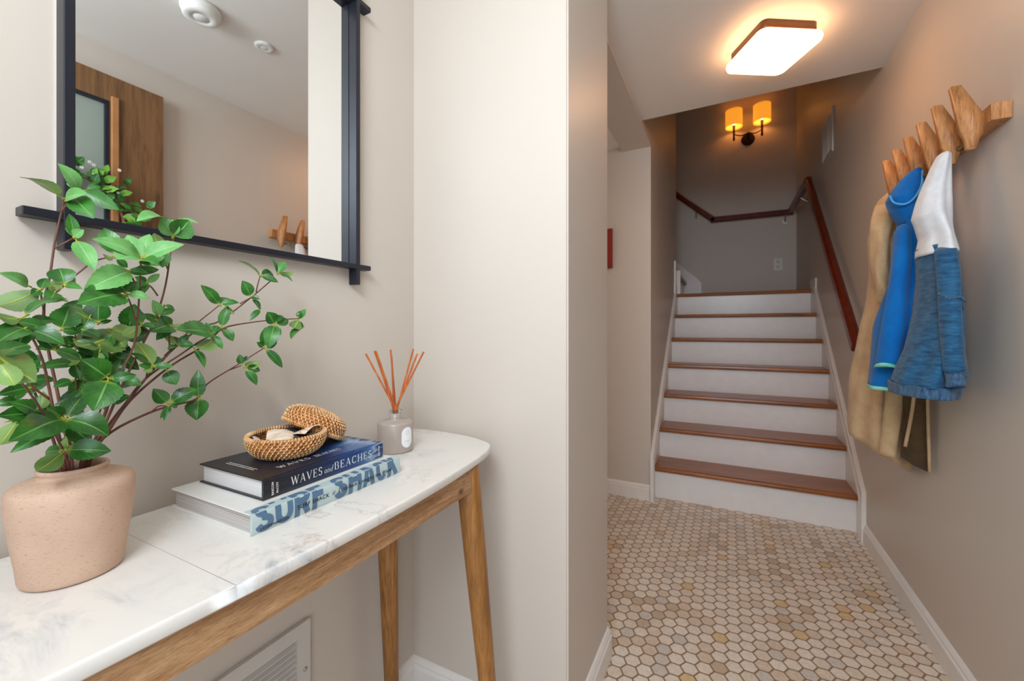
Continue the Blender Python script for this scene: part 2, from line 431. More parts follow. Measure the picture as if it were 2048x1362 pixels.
def bracket(p, wallp):
    bm = bmesh.new(); p, w = Vector(p), Vector(wallp)
    tube(bm, smooth_path([w, w+(p-w)*.6+Vector((0, 0, -.004)), (p.x, p.y, p.z)], 4), .006, 8)
    nrm = Vector((p.x-w.x, p.y-w.y, 0)).normalized()
    tube(bm, [w, w+nrm*.006], .022, 16)
    finish('bracket', bm, M['nickel'], hr)
bracket((XR-.055, 2.60, 1.045), (XR-.0005, 2.60, 1.00)); bracket((XR-.055, 4.19, 2.115), (XR-.0005, 4.19, 2.07))
bracket((-.30, 4.788, 2.255), (-.30, YB-.0005, 2.20)); bracket((.49, 4.788, 2.118), (.49, YB-.0005, 2.06))
# ---------------------------------------------------------------- ceiling lamp in the hall
def emis(name, c, strength, base=(240, 230, 215)):
    k = NT(name, .4); k.b.inputs['Base Color'].default_value = lin(base)
    k.b.inputs['Emission Color'].default_value = lin(c); k.b.inputs['Emission Strength'].default_value = strength; return k.m
cl = thing('ceiling_lamp', 'lit square ceiling lamp with rounded corners and bronze rim, set askew over the hall', 'lamp', (.148, 1.888, HC))
def rsq(hw, r, n=8):
    o = []
    for cx_, cy_, a0 in ((hw-r, hw-r, 0), (-hw+r, hw-r, 90), (-hw+r, -hw+r, 180), (hw-r, -hw+r, 270)):
        for i in range(n+1):
            a = R(a0+90*i/n); o.append((cx_+r*math.cos(a), cy_+r*math.sin(a)))
    return o
ca, sa = math.cos(R(31)), math.sin(R(31))
def sqring(hw, r, z): return [(.148+x*ca-y*sa, 1.888+x*sa+y*ca, z) for x, y in rsq(hw, r)]
bm = bmesh.new(); loft(bm, [sqring(.106, .022, HC), sqring(.106, .022, HC-.038)], True, True); bmesh.ops.recalc_face_normals(bm, faces=bm.faces)
finish('rim', bm, plain('bronze_rim', (92, 58, 34), .4, .4), cl)
bm = bmesh.new(); loft(bm, [sqring(.112, .026, HC-.038), sqring(.120, .030, HC-.042), sqring(.122, .031, HC-.052), sqring(.119, .030, HC-.062), sqring(.108, .028, HC-.067), sqring(.07, .02, HC-.069)], True, True)
bmesh.ops.recalc_face_normals(bm, faces=bm.faces)
finish('glass_diffuser', bm, emis('glowing_opal_glass', (255, 190, 134), 13.0), cl)

# ---------------------------------------------------------------- wall sconce on the landing
sc = thing('wall_sconce', 'two-arm bronze wall lamp with glowing amber drum shades high above the landing', 'lamp', (.176, YB, 2.96))
ys = YB-.10
bm = bmesh.new(); tube(bm, [(.176, YB-.0005, 2.93), (.176, YB-.022, 2.93)], [.062, .054], 24); tube(bm, [(.176, YB-.02, 2.935), (.176, ys, 2.955)], .011, 10)
finish('backplate', bm, M['bronze'], sc)
shm = NT('amber_fabric_shade', .8); shm.b.inputs['Base Color'].default_value = lin((250, 200, 120))
shm.b.inputs['Emission Color'].default_value = lin((255, 158, 40)); shm.b.inputs['Emission Strength'].default_value = .85
bulb = emis('glowing_bulb', (255, 190, 110), 18)
for sx in (.050, .292):
    bm = bmesh.new(); tube(bm, smooth_path([(.176, ys, 2.955), ((.176+sx)/2, ys, 2.94), (sx, ys, 2.965)], 4), .006, 8)
    tube(bm, [(sx, ys, 2.90), (sx, ys, 2.915), (sx, ys, 2.93), (sx, ys, 3.0), (sx, ys, 3.05)], [.006, .011, .009, .010, .014], 12)
    finish('arm', bm, M['bronze'], sc)
    bm = bmesh.new(); lathe(bm, [(.076, 0), (.076, .165), (.074, .165), (.074, 0), (.076, 0)], (sx, ys, 3.035), 40)
    f = finish('lamp_shade', bm, shm.m, sc)
    bm = bmesh.new(); lathe(bm, [(0, 0), (.014, .006), (.022, .03), (.018, .055), (0, .07)], (sx, ys, 3.06), 20)
    finish('bulb', bm, bulb, sc)
    point('sconce_light', (sx, ys, 3.07), .55, (1.0, .50, .16), .02)

# ---------------------------------------------------------------- small wall and ceiling fittings
def fr(bm, xa, xb, y0, y1, z0, z1, wy, wz):
    box(bm, xa, xb, y0, y1, z0, z0+wz); box(bm, xa, xb, y0, y1, z1-wz, z1); box(bm, xa, xb, y0, y0+wy, z0+wz, z1-wz); box(bm, xa, xb, y1-wy, y1, z0+wz, z1-wz)
v = thing('air_vent', 'white louvred vent grille high on the right stair wall', 'vent', (XR, 3.4, 2.26))
bm = bmesh.new()
y0, y1, z0, z1 = 3.24, 3.56, 2.13, 2.41
fr(bm, XR-.010, XR-.0005, y0, y1, z0, z1, .025, .025); box(bm, XR-.0098, XR-.0005, (y0+y1)/2-.008, (y0+y1)/2+.008, z0+.025, z1-.025)
finish('frame', bm, M['vent'], v)
bm = bmesh.new()
for i in range(22):
    y = y0+.03+i*(y1-y0-.06)/21
    prism(bm, [(XR-.009, y-.002), (XR-.007, y-.004), (XR-.001, y+.003), (XR-.002, y+.005)], 'Z', z0+.02, z1-.02)
finish('louvres', bm, M['vent'], v)
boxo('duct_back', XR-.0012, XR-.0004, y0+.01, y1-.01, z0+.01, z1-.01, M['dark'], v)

v = thing('air_vent', 'large white return air grille low on the wall under the console table', 'vent', (XL, .4, .25))
x = XL; y0, y1, z0, z1 = -.05, .596, .10, .405
bm = bmesh.new()
ncol = 3; wcol = (y1-y0-.04)/ncol
fr(bm, x+.0005, x+.010, y0, y1, z0, z1, .03, .028)
ys_ = [y0+.03]
step = .118; yy = y1-.03
bars = []
while yy-step > y0+.05:
    yy -= step; bars.append(yy); box(bm, x+.0008, x+.0098, yy-.018, yy, z0+.028, z1-.028); yy -= .018
finish('frame', bm, M['vent'], v)
bm = bmesh.new(); nl = 20
for i in range(nl):
    z = z0+.038+i*(z1-z0-.076)/(nl-1)
    prism(bm, [(x+.0095, z-.004), (x+.0095, z-.0022), (x+.002, z+.0040), (x+.002, z+.0022)], 'Y', y0+.028, y1-.028)
finish('louvres', bm, M['vent'], v)
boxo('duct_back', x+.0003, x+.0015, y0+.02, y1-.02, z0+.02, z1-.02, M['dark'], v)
bm = bmesh.new(); tube(bm, [(x+.0095, y1-.012, .305), (x+.0125, y1-.012, .305)], [.005, .003], 12); finish('screw', bm, M['nickel'], v)

o = thing('wall_outlet', 'small white outlet plate on the landing wall beneath the handrail', 'outlet', (.433, YB, 1.65))
boxo('plate', .398, .468, YB-.006, YB-.0005, 1.595, 1.71, M['whiteplastic'], o, .002)
bm = bmesh.new()
for z in (1.628, 1.678): box(bm, .416, .450, YB-.0075, YB-.0055, z-.016, z+.016, 0, .0008)
finish('socket', bm, M['vent'], o)

def detector(name, label, x, y, r, h, gap):
    t = thing(name, label, 'smoke detector' if gap else 'cover plate', (x, y, HC))
    bm = bmesh.new(); lathe(bm, [(0, 0), (r, 0), (r, -h*.35), (r*.93, -h*.5), (r*.93, -h*.52)], (x, y, HC), 48)
    bmesh.ops.recalc_face_normals(bm, faces=bm.faces); finish('base', bm, M['whiteplastic'], t)
    bm = bmesh.new(); lathe(bm, [(r*.93, -h*.5), (r*.9, -h*.85), (r*.75, -h), (r*.45, -h*1.0), (r*.42, -h*.93), (r*.38, -h*.93), (r*.35, -h), (0, -h*1.02)], (x, y, HC), 48)
    finish('cover', bm, M['whiteplastic'], t)
detector('smoke_detector', 'round white smoke detector on the ceiling, seen in the mirror',   .035, .80, .060, .034, True)
detector('junction_cover', 'flat round white cap on the ceiling beyond the smoke detector, seen in the mirror', .030, 1.02, .035, .008, False)

rp = tag(boxo('wall_plaque', -.95, -.636, YF-.022, YF-.0005, 1.396, 1.640, M['red'], None, .003), 'dark red rectangular panel hanging on the passage wall, cut off by the near wall edge', 'picture')

# ---------------------------------------------------------------- front door, standing open against the right wall
dx0, dx1 = XR-.045, XR-.006
dy0, dy1, dz1 = .045, .905, 2.0
py0, py1, pz0, pz1 = .22, .730, .95, 1.90
bm = bmesh.new()
box(bm, dx0, dx1, dy0, py0, .008, dz1); box(bm, dx0, dx1, py1, dy1, .008, dz1); box(bm, dx0, dx1, py0, py1, pz1, dz1); box(bm, dx0, dx1, py0, py1, .008, pz0)
dr = struct(finish('door_1', bm, M['doorw']), 'brown wooden front door standing open against the right wall')
bm = bmesh.new()
fr(bm, dx0-.002, dx1-.004, py0+.0003, py1-.0003, pz0+.0003, pz1-.0003, .012, .012)
finish('pane_gasket', bm, M['black'], dr)
g = NT('frosted_door_glass', .12); g.col((150, 160, 150))
boxo('pane', dx0+.012, dx1-.012, py0+.01, py1-.01, pz0+.01, pz1-.01, g.m, dr)
bm = bmesh.new(); box(bm, dx0-.012, dx0+.002, py1+.004, py1+.026, pz0-.02, pz1+.02, 0, .003)
finish('pane_moulding', bm, plain('light_brown_moulding', (176, 122, 76), .4), dr)
bm = bmesh.new(); tube(bm, [(dx0, .855, .97), (dx0-.05, .855, .97)], .009, 10); tube(bm, [(dx0-.048, .855, .97), (dx0-.048, .76, .97)], .009, 10)
finish('door_handle', bm, M['nickel'], dr)

# wreath hanging on the door
wt = thing('door_wreath', 'green leafy wreath with tiny white flowers on the brown door, seen in the mirror', 'wreath', (dx0-.03, .58, 1.43))
rw = random.Random(3)
bm = bmesh.new(); tube(bm, [(dx0-.02, .60+.17*math.cos(a), 1.42+.17*math.sin(a)) for a in [2*math.pi*i/32 for i in range(33)]], .008, 8); finish('vine_ring', bm, M['stem'], wt)
def leaf(bm, p0, p1, wf, nrm, arch=.12, fold=.35, mi=0, nu=6, nv=9, twist=0, uvl=None, serr=.10):
    p0, p1 = Vector(p0), Vector(p1); d = p1-p0; L = d.length
    if L < 1e-5: return
    d.normalize(); n = (nrm-d*nrm.dot(d)).normalized(); s = d.cross(n).normalized(); W = L*wf*.5
    uvl = bm.loops.layers.uv.verify(); grid = []
    for i in range(nv+1):
        t = i/nv
        w = W*(math.sin(math.pi*min(1, t**.85)))**.75 if t > 0 else 0
        w = W*(max(0, (1-(1-t/.42)**2)) if t < .42 else (1-((t-.42)/.58)**2.1))
        w *= 1+serr*(1 if i % 2 else -1)*(1 if 0 < i < nv else 0)
        if t < .1: w = max(w*.3, L*.012)
        a = arch*L*math.sin(math.pi*t)
        tw = twist*t
        sd = s*math.cos(tw)+n*math.sin(tw); nn_ = n*math.cos(tw)-s*math.sin(tw)
        row = []
        for j in range(nu+1):
            q = 2*j/nu-1
            row.append(bm.verts.new(p0+d*(L*t)+sd*(w*q)+nn_*(a+abs(q)**1.3*w*fold)))
        grid.append(row)
    for i in range(nv):
        for j in range(nu):
            try: f = bm.faces.new((grid[i][j], grid[i][j+1], grid[i+1][j+1], grid[i+1][j]))
            except ValueError: continue
            f.smooth = True; f.material_index = mi
            for lp, (a, b) in zip(f.loops, ((i, j), (i, j+1), (i+1, j+1), (i+1, j))): lp[uvl].uv = (b/nu, a/nv)
bm = bmesh.new()
for i in range(230):
    a = rw.uniform(0, 2*math.pi); r = .17+rw.gauss(0, .022)
    p = Vector((dx0-.022-rw.uniform(0, .03), .60+r*math.cos(a), 1.42+r*math.sin(a)))
    dd = Vector((-rw.uniform(.1, .8), math.cos(a+rw.uniform(-1.6, 1.0)), math.sin(a+rw.uniform(-1.6, 1.0)))).normalized()
    leaf(bm, p, p+dd*rw.uniform(.03, .05), rw.uniform(.45, .7), Vector((-1, rw.uniform(-.5, .5), rw.uniform(0, .8))), .1, .2, rw.choice((0, 1, 1, 1, 2)), 2, 5)
finish('foliage', bm, [M['leafA'], M['leafB'], plain('lime_leaf', (104, 156, 48), .5)], wt)
petal = plain('white_petal', (236, 232, 222), .6, var=0)
bm = bmesh.new()
for i in range(5):
    a = 2*math.pi*i/5; bmesh.ops.create_icosphere(bm, subdivisions=1, radius=.0034, matrix=Matrix.Translation((0, .0034*math.cos(a), .0034*math.sin(a))) @ Matrix.Diagonal((.5, 1, 1, 1)))
f0 = finish('flower', bm, petal, None); f0.parent = wt
for i in range(34):
    a = rw.uniform(0, 2*math.pi); r = .22+rw.gauss(0, .02); f = f0 if i == 0 else f0.copy()
    if i: COL.objects.link(f)
    f.location = (dx0-.05-wt.location.x, .60+r*math.cos(a)-wt.location.y, 1.42+r*math.sin(a)-wt.location.z)

# ---------------------------------------------------------------- mirror
mr = thing('wall_mirror', 'large wall mirror in a black metal frame whose bars cross past the corners', 'mirror', (XL, .46, 1.5))
def bar(y0, y1, z0, z1, xa=XL+.004, xb=XL+.029): 
    bm = bmesh.new(); box(bm, xa, xb, y0, y1, z0, z1, 0, .0012); finish('frame_bar', bm, M['black'], mr)
bar(.2185, .2300, 1.1215, 1.84)
bar(.7030, .7145, 1.1215, 1.84, XL+.004, XL+.0285)
bar(.1825, .748, 1.1585, 1.1695, XL+.0035, XL+.0282)
bar(.1825, .748, 1.784, 1.795, XL+.0035, XL+.0282)
k = NT('mirror_glass', .0, 1.0); k.b.inputs['Base Color'].default_value = (.86, .88, .88, 1)
bm = bmesh.new(); box(bm, XL+.0004, XL+.0033, .2195, .7135, 1.160, 1.794); finish('mirror_glass', bm, k.m, mr)

# ---------------------------------------------------------------- coat rack
cr = thing('coat_rack', 'wooden wall coat rack with six slanted paddle pegs on the right wall', 'coat rack', (XR, 1.7, 1.53))
boxo('board', XR-.036, XR-.0005, 1.388, 2.075, 1.507, 1.547, M['peg'], cr, .002)
for i in range(6):
    y = 1.424+i*.1025
    bm = bmesh.new()
    def sec(x0, x1, z, t, dy): return [(x0, y-t/2+dy, z), (x1, y-t/2+dy, z), (x1, y+t/2+dy, z), (x0, y+t/2+dy, z)]
    loft(bm, [sec(.517, .533, 1.455, .016, -.002), sec(.515, .541, 1.483, .022, 0), sec(.508, .549, 1.500, .025, 0), sec(.504, .549, 1.528, .026, .001), sec(.489, .508, 1.618, .018, .004)], True, True)
    bmesh.ops.recalc_face_normals(bm, faces=bm.faces)
    bmesh.ops.bevel(bm, geom=list(bm.edges), offset=.0018, segments=2, affect='EDGES')
    pg = finish('peg', bm, M['peg'], cr)
    bm = bmesh.new(); tube(bm, [(.524, y+.006, 1.476), (.524, y+.046, 1.477), (.524, y+.046, 1.477), (.524, y+.050, 1.477)], [.0042, .0042, .0075, .0075], 12)
    pin = bpy.data.meshes.new('pin'); finish('hook_pin', bm, M['brass'], pg)

# ---------------------------------------------------------------- clothes on the rack
def fabric(name, c1, c2, sc=(1, 1, 1), rough=.85, bmp=.4, s=30):
    k = NT(name, rough, 0, .2); v = k.coord(sc); f = k.noise(v, s, 5, .7); k.col(k.ramp(f, [(.32, c1), (.68, c2)])); k.bump(k.noise(v, s*6, 3), bmp, .001)
    k.b.inputs['Sheen Weight'].default_value = .15; return k.m
M['denim'] = fabric('washed_blue_denim', (18, 62, 98), (54, 110, 150), (1, 1, 5), .8, .5, 26)
M['denimb'] = fabric('denim_waistband', (26, 60, 94), (84, 120, 152), (6, 6, 1), .8, .5, 30)
M['white'] = fabric('white_cotton_fleece', (216, 217, 221), (232, 233, 236))
M['blue'] = fabric('bright_blue_fleece', (0, 94, 170), (6, 110, 188), s=12)
M['mint'] = plain('mint_binding', (140, 226, 206), .7)
M['tan'] = fabric('tan_cotton', (180, 148, 110), (204, 174, 136), s=14)
M['tandk'] = fabric('tan_lining', (112, 88, 62), (134, 108, 78), s=14)
def garment(name, tab, Yc, mat, parent, hem=0., folds=(5, .10), seed=0, n=64, steps=40, zr=None, capt=True, xmax=XR-.010, hemfn=None):
    """loft of oval sections; tab rows: z, Xc, ax, ay"""
    rg = random.Random(seed); ph = [rg.uniform(0, 6.28) for _ in range(6)]
    zs = sorted(r[0] for r in tab); z0, z1 = (zs[0], zs[-1]) if zr is None else zr
    bm = bmesh.new(); rings = []
    for i in range(steps+1):
        z = z0+(z1-z0)*i/steps; xc, ax, ay = lerp(tab, z); ring = []
        fs = min(1, (z1-z)/.25+.15) if zr is None else 1
        for j in range(n):
            a = 2*math.pi*j/n
            fo = 1+folds[1]*fs*(math.sin(folds[0]*a+ph[0]+z*5)*.6+math.sin((folds[0]+3)*a+ph[1]-z*9)*.4)+.04*math.sin(24*z+3*a+ph[2])
            x = xc+ax*math.cos(a)*(1+(fo-1)*.45); y = Yc+ay*math.sin(a)*fo+ax*.18*(fo-1)*math.cos(a)
            zz = z
            if hem and i < 8:
                t = 1-i/8; zz = z+hem*math.cos(a)*t
            ring.append((min(x, xmax), y, zz))
        rings.append(ring)
    loft(bm, rings, True, capt); bmesh.ops.recalc_face_normals(bm, faces=bm.faces)
    return finish(name, bm, mat, parent, True)
# denim jacket with white hood, on the second and third pegs
den = [(.842, .472, .062, .112), (.872, .474, .066, .114), (.907, .482, .064, .112), (.961, .490, .050, .110), (1.069, .498, .035, .112), (1.150, .497, .030, .098), (1.245, .493, .031, .080)]
dj = thing('denim_jacket', 'boxy blue denim jacket with a white hood hanging nearest on the rack', 'jacket', (.49, 1.53, 1.46))
garment('body', den, 1.53, M['denim'], dj, folds=(5, .12), seed=2, zr=(.868, 1.236))
garment('waistband', [(.838, .470, .064, .112), (.870, .473, .068, .117)], 1.53, M['denimb'], dj, folds=(9, .05), seed=5, steps=6, zr=(.840, .870))
hood = [(1.212, .494, .034, .092), (1.228, .494, .033, .086), (1.262, .494, .028, .075), (1.300, .489, .034, .062), (1.318, .486, .038, .058), (1.36, .4895, .034, .045), (1.393, .494, .029, .036), (1.446, .5030, .0195, .030), (1.468, .5075, .0155, .026), (1.480, .5105, .013, .022), (1.486, .512, .008, .014)]
garment('hood', hood, 1.52, M['white'], dj, folds=(4, .10), seed=8, zr=(1.214, 1.486), steps=44)
def sleeve(name, pts, rx, ry, mat, parent, seed=1, n=28, crease=.08):
    pts = smooth_path(pts, 8); rg = random.Random(seed); rings = []; m_ = len(pts)
    for i, p in enumerate(pts):
        t = i/(m_-1); ax = rx[0]+(rx[1]-rx[0])*t; ay = ry[0]+(ry[1]-ry[0])*t
        if i == 0: ax *= .6; ay *= .6
        rings.append([(p.x+ax*math.cos(a)*(1+crease*math.sin(3*a+t*7+seed)), p.y+ay*math.sin(a)*(1+crease*math.sin(2*a-t*16)), p.z+.004*math.sin(a*2+seed)) for a in [2*math.pi*j/n for j in range(n)]])
    bm = bmesh.new(); loft(bm, rings, True, True); bmesh.ops.recalc_face_normals(bm, faces=bm.faces); return finish(name, bm, mat, parent, True)
sl_ = sleeve('sleeve', [(.488, 1.452, 1.225), (.487, 1.425, 1.14), (.486, 1.41, 1.04), (.486, 1.405, .966), (.488, 1.40, .915)], (.020, .019), (.03, .024), M['denim'], dj, 3)
sleeve('cuff', [(.488, 1.40, .918), (.489, 1.40, .90), (.490, 1.40, .880)], (.0155, .016), (.021, .021), M['denimb'], sl_, 4)
bm = bmesh.new(); tube(bm, [(.466, 1.418, 1.105), (.478, 1.392, 1.092), (.495, 1.386, 1.095), (.507, 1.398, 1.085)], .0035, 6); finish('pocket_flap', bm, M['denimb'], sl_)
# blue fleece hoodie
bh = thing('hoodie', 'bright blue zip hoodie with mint edging hanging in the middle of the rack', 'hoodie', (.50, 1.74, 1.5))
blu = [(.835, .466, .062, .092), (.904, .471, .061, .092), (1.031, .478, .055, .088), (1.172, .497, .036, .080), (1.266, .502, .027, .069), (1.352, .505, .026, .058)]
garment('body', blu, 1.74, M['blue'], bh, folds=(4, .14), seed=11, zr=(.835, 1.37))
garment('hem', [(.826, .466, .063, .094), (.838, .466, .063, .094)], 1.74, M['mint'], bh, folds=(4, .14), seed=11, steps=3, zr=(.828, .8385), n=64)
hd = [(1.345, .505, .026, .052), (1.384, .495, .037, .055), (1.425, .489, .043, .055), (1.455, .497, .038, .045), (1.485, .508, .029, .034), (1.517, .522, .010, .016)]
hh_ = garment('hood', hd, 1.735, M['blue'], bh, folds=(3, .06), seed=13, zr=(1.345, 1.517))
bm = bmesh.new(); tube(bm, smooth_path([(.447, 1.70, 1.432), (.452, 1.680, 1.405), (.475, 1.668, 1.395), (.497, 1.672, 1.412), (.516, 1.684, 1.45), (.525, 1.705, 1.50)], 5), .003, 8); finish('hood_binding', bm, plain('light_blue_binding', (70, 160, 224), .7), hh_)
s_ = sleeve('sleeve', [(.480, 1.70, 1.335), (.466, 1.675, 1.226), (.452, 1.66, 1.106), (.438, 1.65, .984), (.430, 1.645, .912)], (.020, .030), (.030, .034), M['blue'], bh, 6)
sleeve('cuff', [(.430, 1.645, .914), (.4295, 1.645, .909), (.429, 1.645, .904)], (.031, .031), (.035, .035), M['mint'], s_, 6)
# tan trench coat
tc = thing('trench_coat', 'long tan coat hanging at the far end of the rack, behind the blue hoodie', 'coat', (.51, 1.96, 1.5))
coa = [(.572, .486, .082, .115), (.645, .485, .086, .115), (.835, .490, .080, .110), (1.033, .500, .062, .100), (1.130, .508, .048, .095), (1.221, .509, .042, .086), (1.338, .506, .047, .075), (1.409, .512, .040, .065), (1.473, .512, .037, .045), (1.500, .520, .022, .03), (1.512, .524, .012, .018)]
garment('body', coa, 1.975, M['tan'], tc, hem=-.055, folds=(5, .13), seed=21, xmax=XR-.008)
sleeve('sleeve', [(.492, 1.90, 1.455), (.474, 1.87, 1.40), (.466, 1.86, 1.33), (.462, 1.855, 1.25), (.468, 1.855, 1.17), (.476, 1.86, 1.11)], (.030, .019), (.038, .030), M['tan'], tc, 9, crease=.20)
sleeve('sleeve', [(.494, 1.82, .90), (.486, 1.81, .80), (.476, 1.80, .70), (.468, 1.80, .60)], (.024, .021), (.024, .020), M['tan'], tc, 12, crease=.05)
bm = bmesh.new()
loft(bm, [[(.500, 1.80, .86), (.505, 1.795, .75), (.500, 1.80, .60)], [(.525, 1.785, .86), (.528, 1.785, .75), (.530, 1.79, .58)], [(.553, 1.79, .86), (.556, 1.79, .75), (.560, 1.795, .565)], [(.566, 1.80, .86), (.570, 1.80, .75), (.5715, 1.80, .56)]], closed=False)
bmesh.ops.solidify(bm, geom=bm.faces[:], thickness=.004); finish('lining', bm, M['tandk'], tc, True)
bm = bmesh.new(); tube(bm, smooth_path([(.560, 1.785, .86), (.562, 1.783, .72), (.5665, 1.786, .565)], 4), .0045, 8); tube(bm, smooth_path([(.530, 1.778, .86), (.522, 1.776, .76), (.506, 1.78, .64)], 4), .005, 8)
finish('front_edge', bm, M['tan'], tc)

# ---------------------------------------------------------------- console table
ct = thing('console_table', 'narrow console table with veined white marble top and tapered wooden legs', 'table', (-.61, .30, 0))
ZT = .745; TH = .018; YA = -.385; YE = .908; SEAM = .262
CEN = .460
pts = [(-.768, YE-.004), (-.704, YE+.003), (-.62, YE-.002), (-.566, YE-.013), (-.530, YE-.026), (-.508, YE-.040), (-.494, YE-.060), (-.482, YE-.095), (-.474, YE-.14), (-.467, YE-.20), (-.461, YE-.27), (-.457, YE-.36), (-.4555, CEN),
       (-.458, .35), (-.463, .262), (-.470, .14), (-.478, .0), (-.488, -.16), (-.50, -.27), (-.515, -.335), (-.54, -.365), (-.60, -.383), (-.704, -.388), (-.768, -.381)]
OL = [(p.x, p.y) for p in smooth_path([(x, y, 0) for x, y in pts], 4)]
def slab(ya, yb):
    pts = [(x, y) for x, y in OL if ya-1e-6 <= y <= yb+1e-6]
    xs0 = min(OL, key=lambda p: abs(p[1]-SEAM)+(1 if p[0] < -.7 else 0))[0]
    pts = ([(-.768, SEAM+.0002)]+pts+[(xs0, SEAM+.0002)]) if ya >= SEAM else ([(xs0, SEAM-.0002)]+pts+[(-.768, SEAM-.0002)])
    bm = bmesh.new()
    def inset(p, d):
        if abs(p[1]-SEAM) < .001: return (p[0]-math.copysign(d, p[0]+.612), p[1]-math.copysign(d*.04, SEAM-CEN if False else (p[1]-SEAM)*-1))
        end = p[1] > CEN+.4 or p[1] < -.3
        return (p[0]-math.copysign(min(d, abs(p[0]+.612)), p[0]+.612), p[1]-(math.copysign(d, p[1]-CEN) if end else 0))
    rings = [[(*inset(p, d), z) for p in pts] for d, z in ((.0035, ZT-TH), (.0, ZT-TH+.0035), (0, ZT-.003), (.001, ZT-.0008), (.003, ZT))]
    V = loft(bm, rings, True, True)
    bmesh.ops.recalc_face_normals(bm, faces=bm.faces); return bm
a = slab(SEAM, YE+.1); finish('marble_slab', a, M['marble'], ct)
a = slab(-.5, SEAM); finish('marble_slab', a, M['marble'], ct)
AZ0, AZ1 = .679, ZT-TH
bm = bmesh.new(); prism(bm, [(-.474, .735), (-.4735, .46), (-.480, .14), (-.492, -.211), (-.512, -.211), (-.498, .14), (-.4915, .46), (-.492, .735)], 'Z', AZ0, AZ1); finish('apron', bm, M['mango'], ct)
bm = bmesh.new(); box(bm, -.752, -.734, 2*SEAM-.735, .735, AZ0, AZ1, 0, .0015); finish('apron', bm, M['mango'], ct)
for yy in (.770, 2*SEAM-.788):
    bm = bmesh.new(); box(bm, -.720, -.500, yy, yy+.018, AZ0, AZ1, 0, .0015); finish('apron', bm, M['mangoleg'], ct)
for (x0, y0_, x1, y1_) in ((-.496, .752, -.462, .822), (-.728, .752, -.748, .800)):
    for sgn in (1, -1):
        ya = y0_ if sgn > 0 else 2*SEAM-y0_; yb_ = y1_ if sgn > 0 else 2*SEAM-y1_
        bm = bmesh.new(); tube(bm, [(x0+(x1-x0)*t, ya+(yb_-ya)*t, AZ1*(1-t)) for t in (0, .1, .3, .6, 1)], [.0245, .025, .0235, .020, .0145], 28)
        finish('leg', bm, M['mangoleg'], ct)

# ---------------------------------------------------------------- text helpers
def text_mesh(s, size, bold=0., xs=1., shear=0., space=1.0, align='CENTER'):
    c = bpy.data.curves.new('t', 'FONT'); c.body = s; c.size = size; c.offset = bold; c.shear = shear; c.space_character = space; c.align_x = align; c.resolution_u = 3
    o = bpy.data.objects.new('t', c); COL.objects.link(o); dg = bpy.context.evaluated_depsgraph_get()
    me = bpy.data.meshes.new_from_object(o.evaluated_get(dg)); bpy.data.objects.remove(o, do_unlink=True)
    for v_ in me.vertices: v_.co.x *= xs
    return me
def lay(me, name, mat, parent, origin, ux, uy, lift=.0002):
    """place a flat xy mesh with its x along ux and y along uy"""
    ux, uy = Vector(ux).normalized(), Vector(uy).normalized(); n = ux.cross(uy)
    for v_ in me.vertices: v_.co = Vector(origin)+ux*v_.co.x+uy*v_.co.y+n*lift
    me.materials.clear(); me.materials.append(mat)
    o = bpy.data.objects.new(name, me); COL.objects.link(o); o.parent = parent; o.matrix_parent_inverse = parent.matrix_basis.inverted(); return o
ink_w = plain('white_ink', (236, 232, 224), .5, var=0); ink_b = plain('black_ink', (26, 30, 34), .5, var=0)
ink_s = plain('slate_blue_ink', (84, 114, 144), .45, var=.03)

# ---------------------------------------------------------------- books
def book(name, label, x0, x1, y0, y1, z0, z1, cover, spine_mat, pages, board=.0022):
    """spine faces +x, fore edge towards the wall"""
    t = thing(name, label, 'book', ((x0+x1)/2, (y0+y1)/2, z0))
    boxo('front_cover', x0, x1-.001, y0, y1, z1-board, z1, cover, t, .0007)
    boxo('back_cover', x0, x1-.001, y0, y1, z0, z0+board, cover, t, .0007)
    bm = bmesh.new(); n = 8; hz = (z1-z0)/2; zc_ = (z0+z1)/2
    out = [(x1-.0035, z0)]+[(x1-.0015+.0022*math.cos(math.pi*(i/n-.5)), zc_+hz*math.sin(math.pi*(i/n-.5))) for i in range(n+1)]+[(x1-.0035, z1)]
    prism(bm, out, 'Y', y0, y1); finish('spine', bm, spine_mat, t)
    bm = bmesh.new(); box(bm, x0+.005, x1-.0036, y0+.004, y1-.004, z0+board+.0001, z1-board-.0001); finish('pages', bm, pages, t)
    return t
k = NT('grey_edged_pages', .8); v = k.coord((3, 3, 900)); f = k.noise(v, 1, 3); k.col(k.ramp(f, [(.35, (150, 142, 138)), (.5, (190, 184, 180)), (.7, (206, 202, 198))])); M['pg1'] = k.m
k = NT('white_pages', .8); v = k.coord((3, 3, 1200)); f = k.noise(v, 1, 3); k.col(k.ramp(f, [(.35, (198, 196, 196)), (.65, (226, 224, 222))])); M['pg2'] = k.m
M['cov1'] = plain('white_book_cover', (226, 224, 220), .35, var=.01); M['sp1'] = plain('pale_aqua_spine', (184, 202, 202), .35, var=.02)
bk1 = book('coffee_table_book', 'larger white book with pale aqua spine and slate blue letters, lying under the dark book', -.757, -.5535, .332, .610, ZT, ZT+.0285, M['cov1'], M['sp1'], M['pg1'])
z0, z1 = ZT, ZT+.0285; xs_ = -.5535+.0008
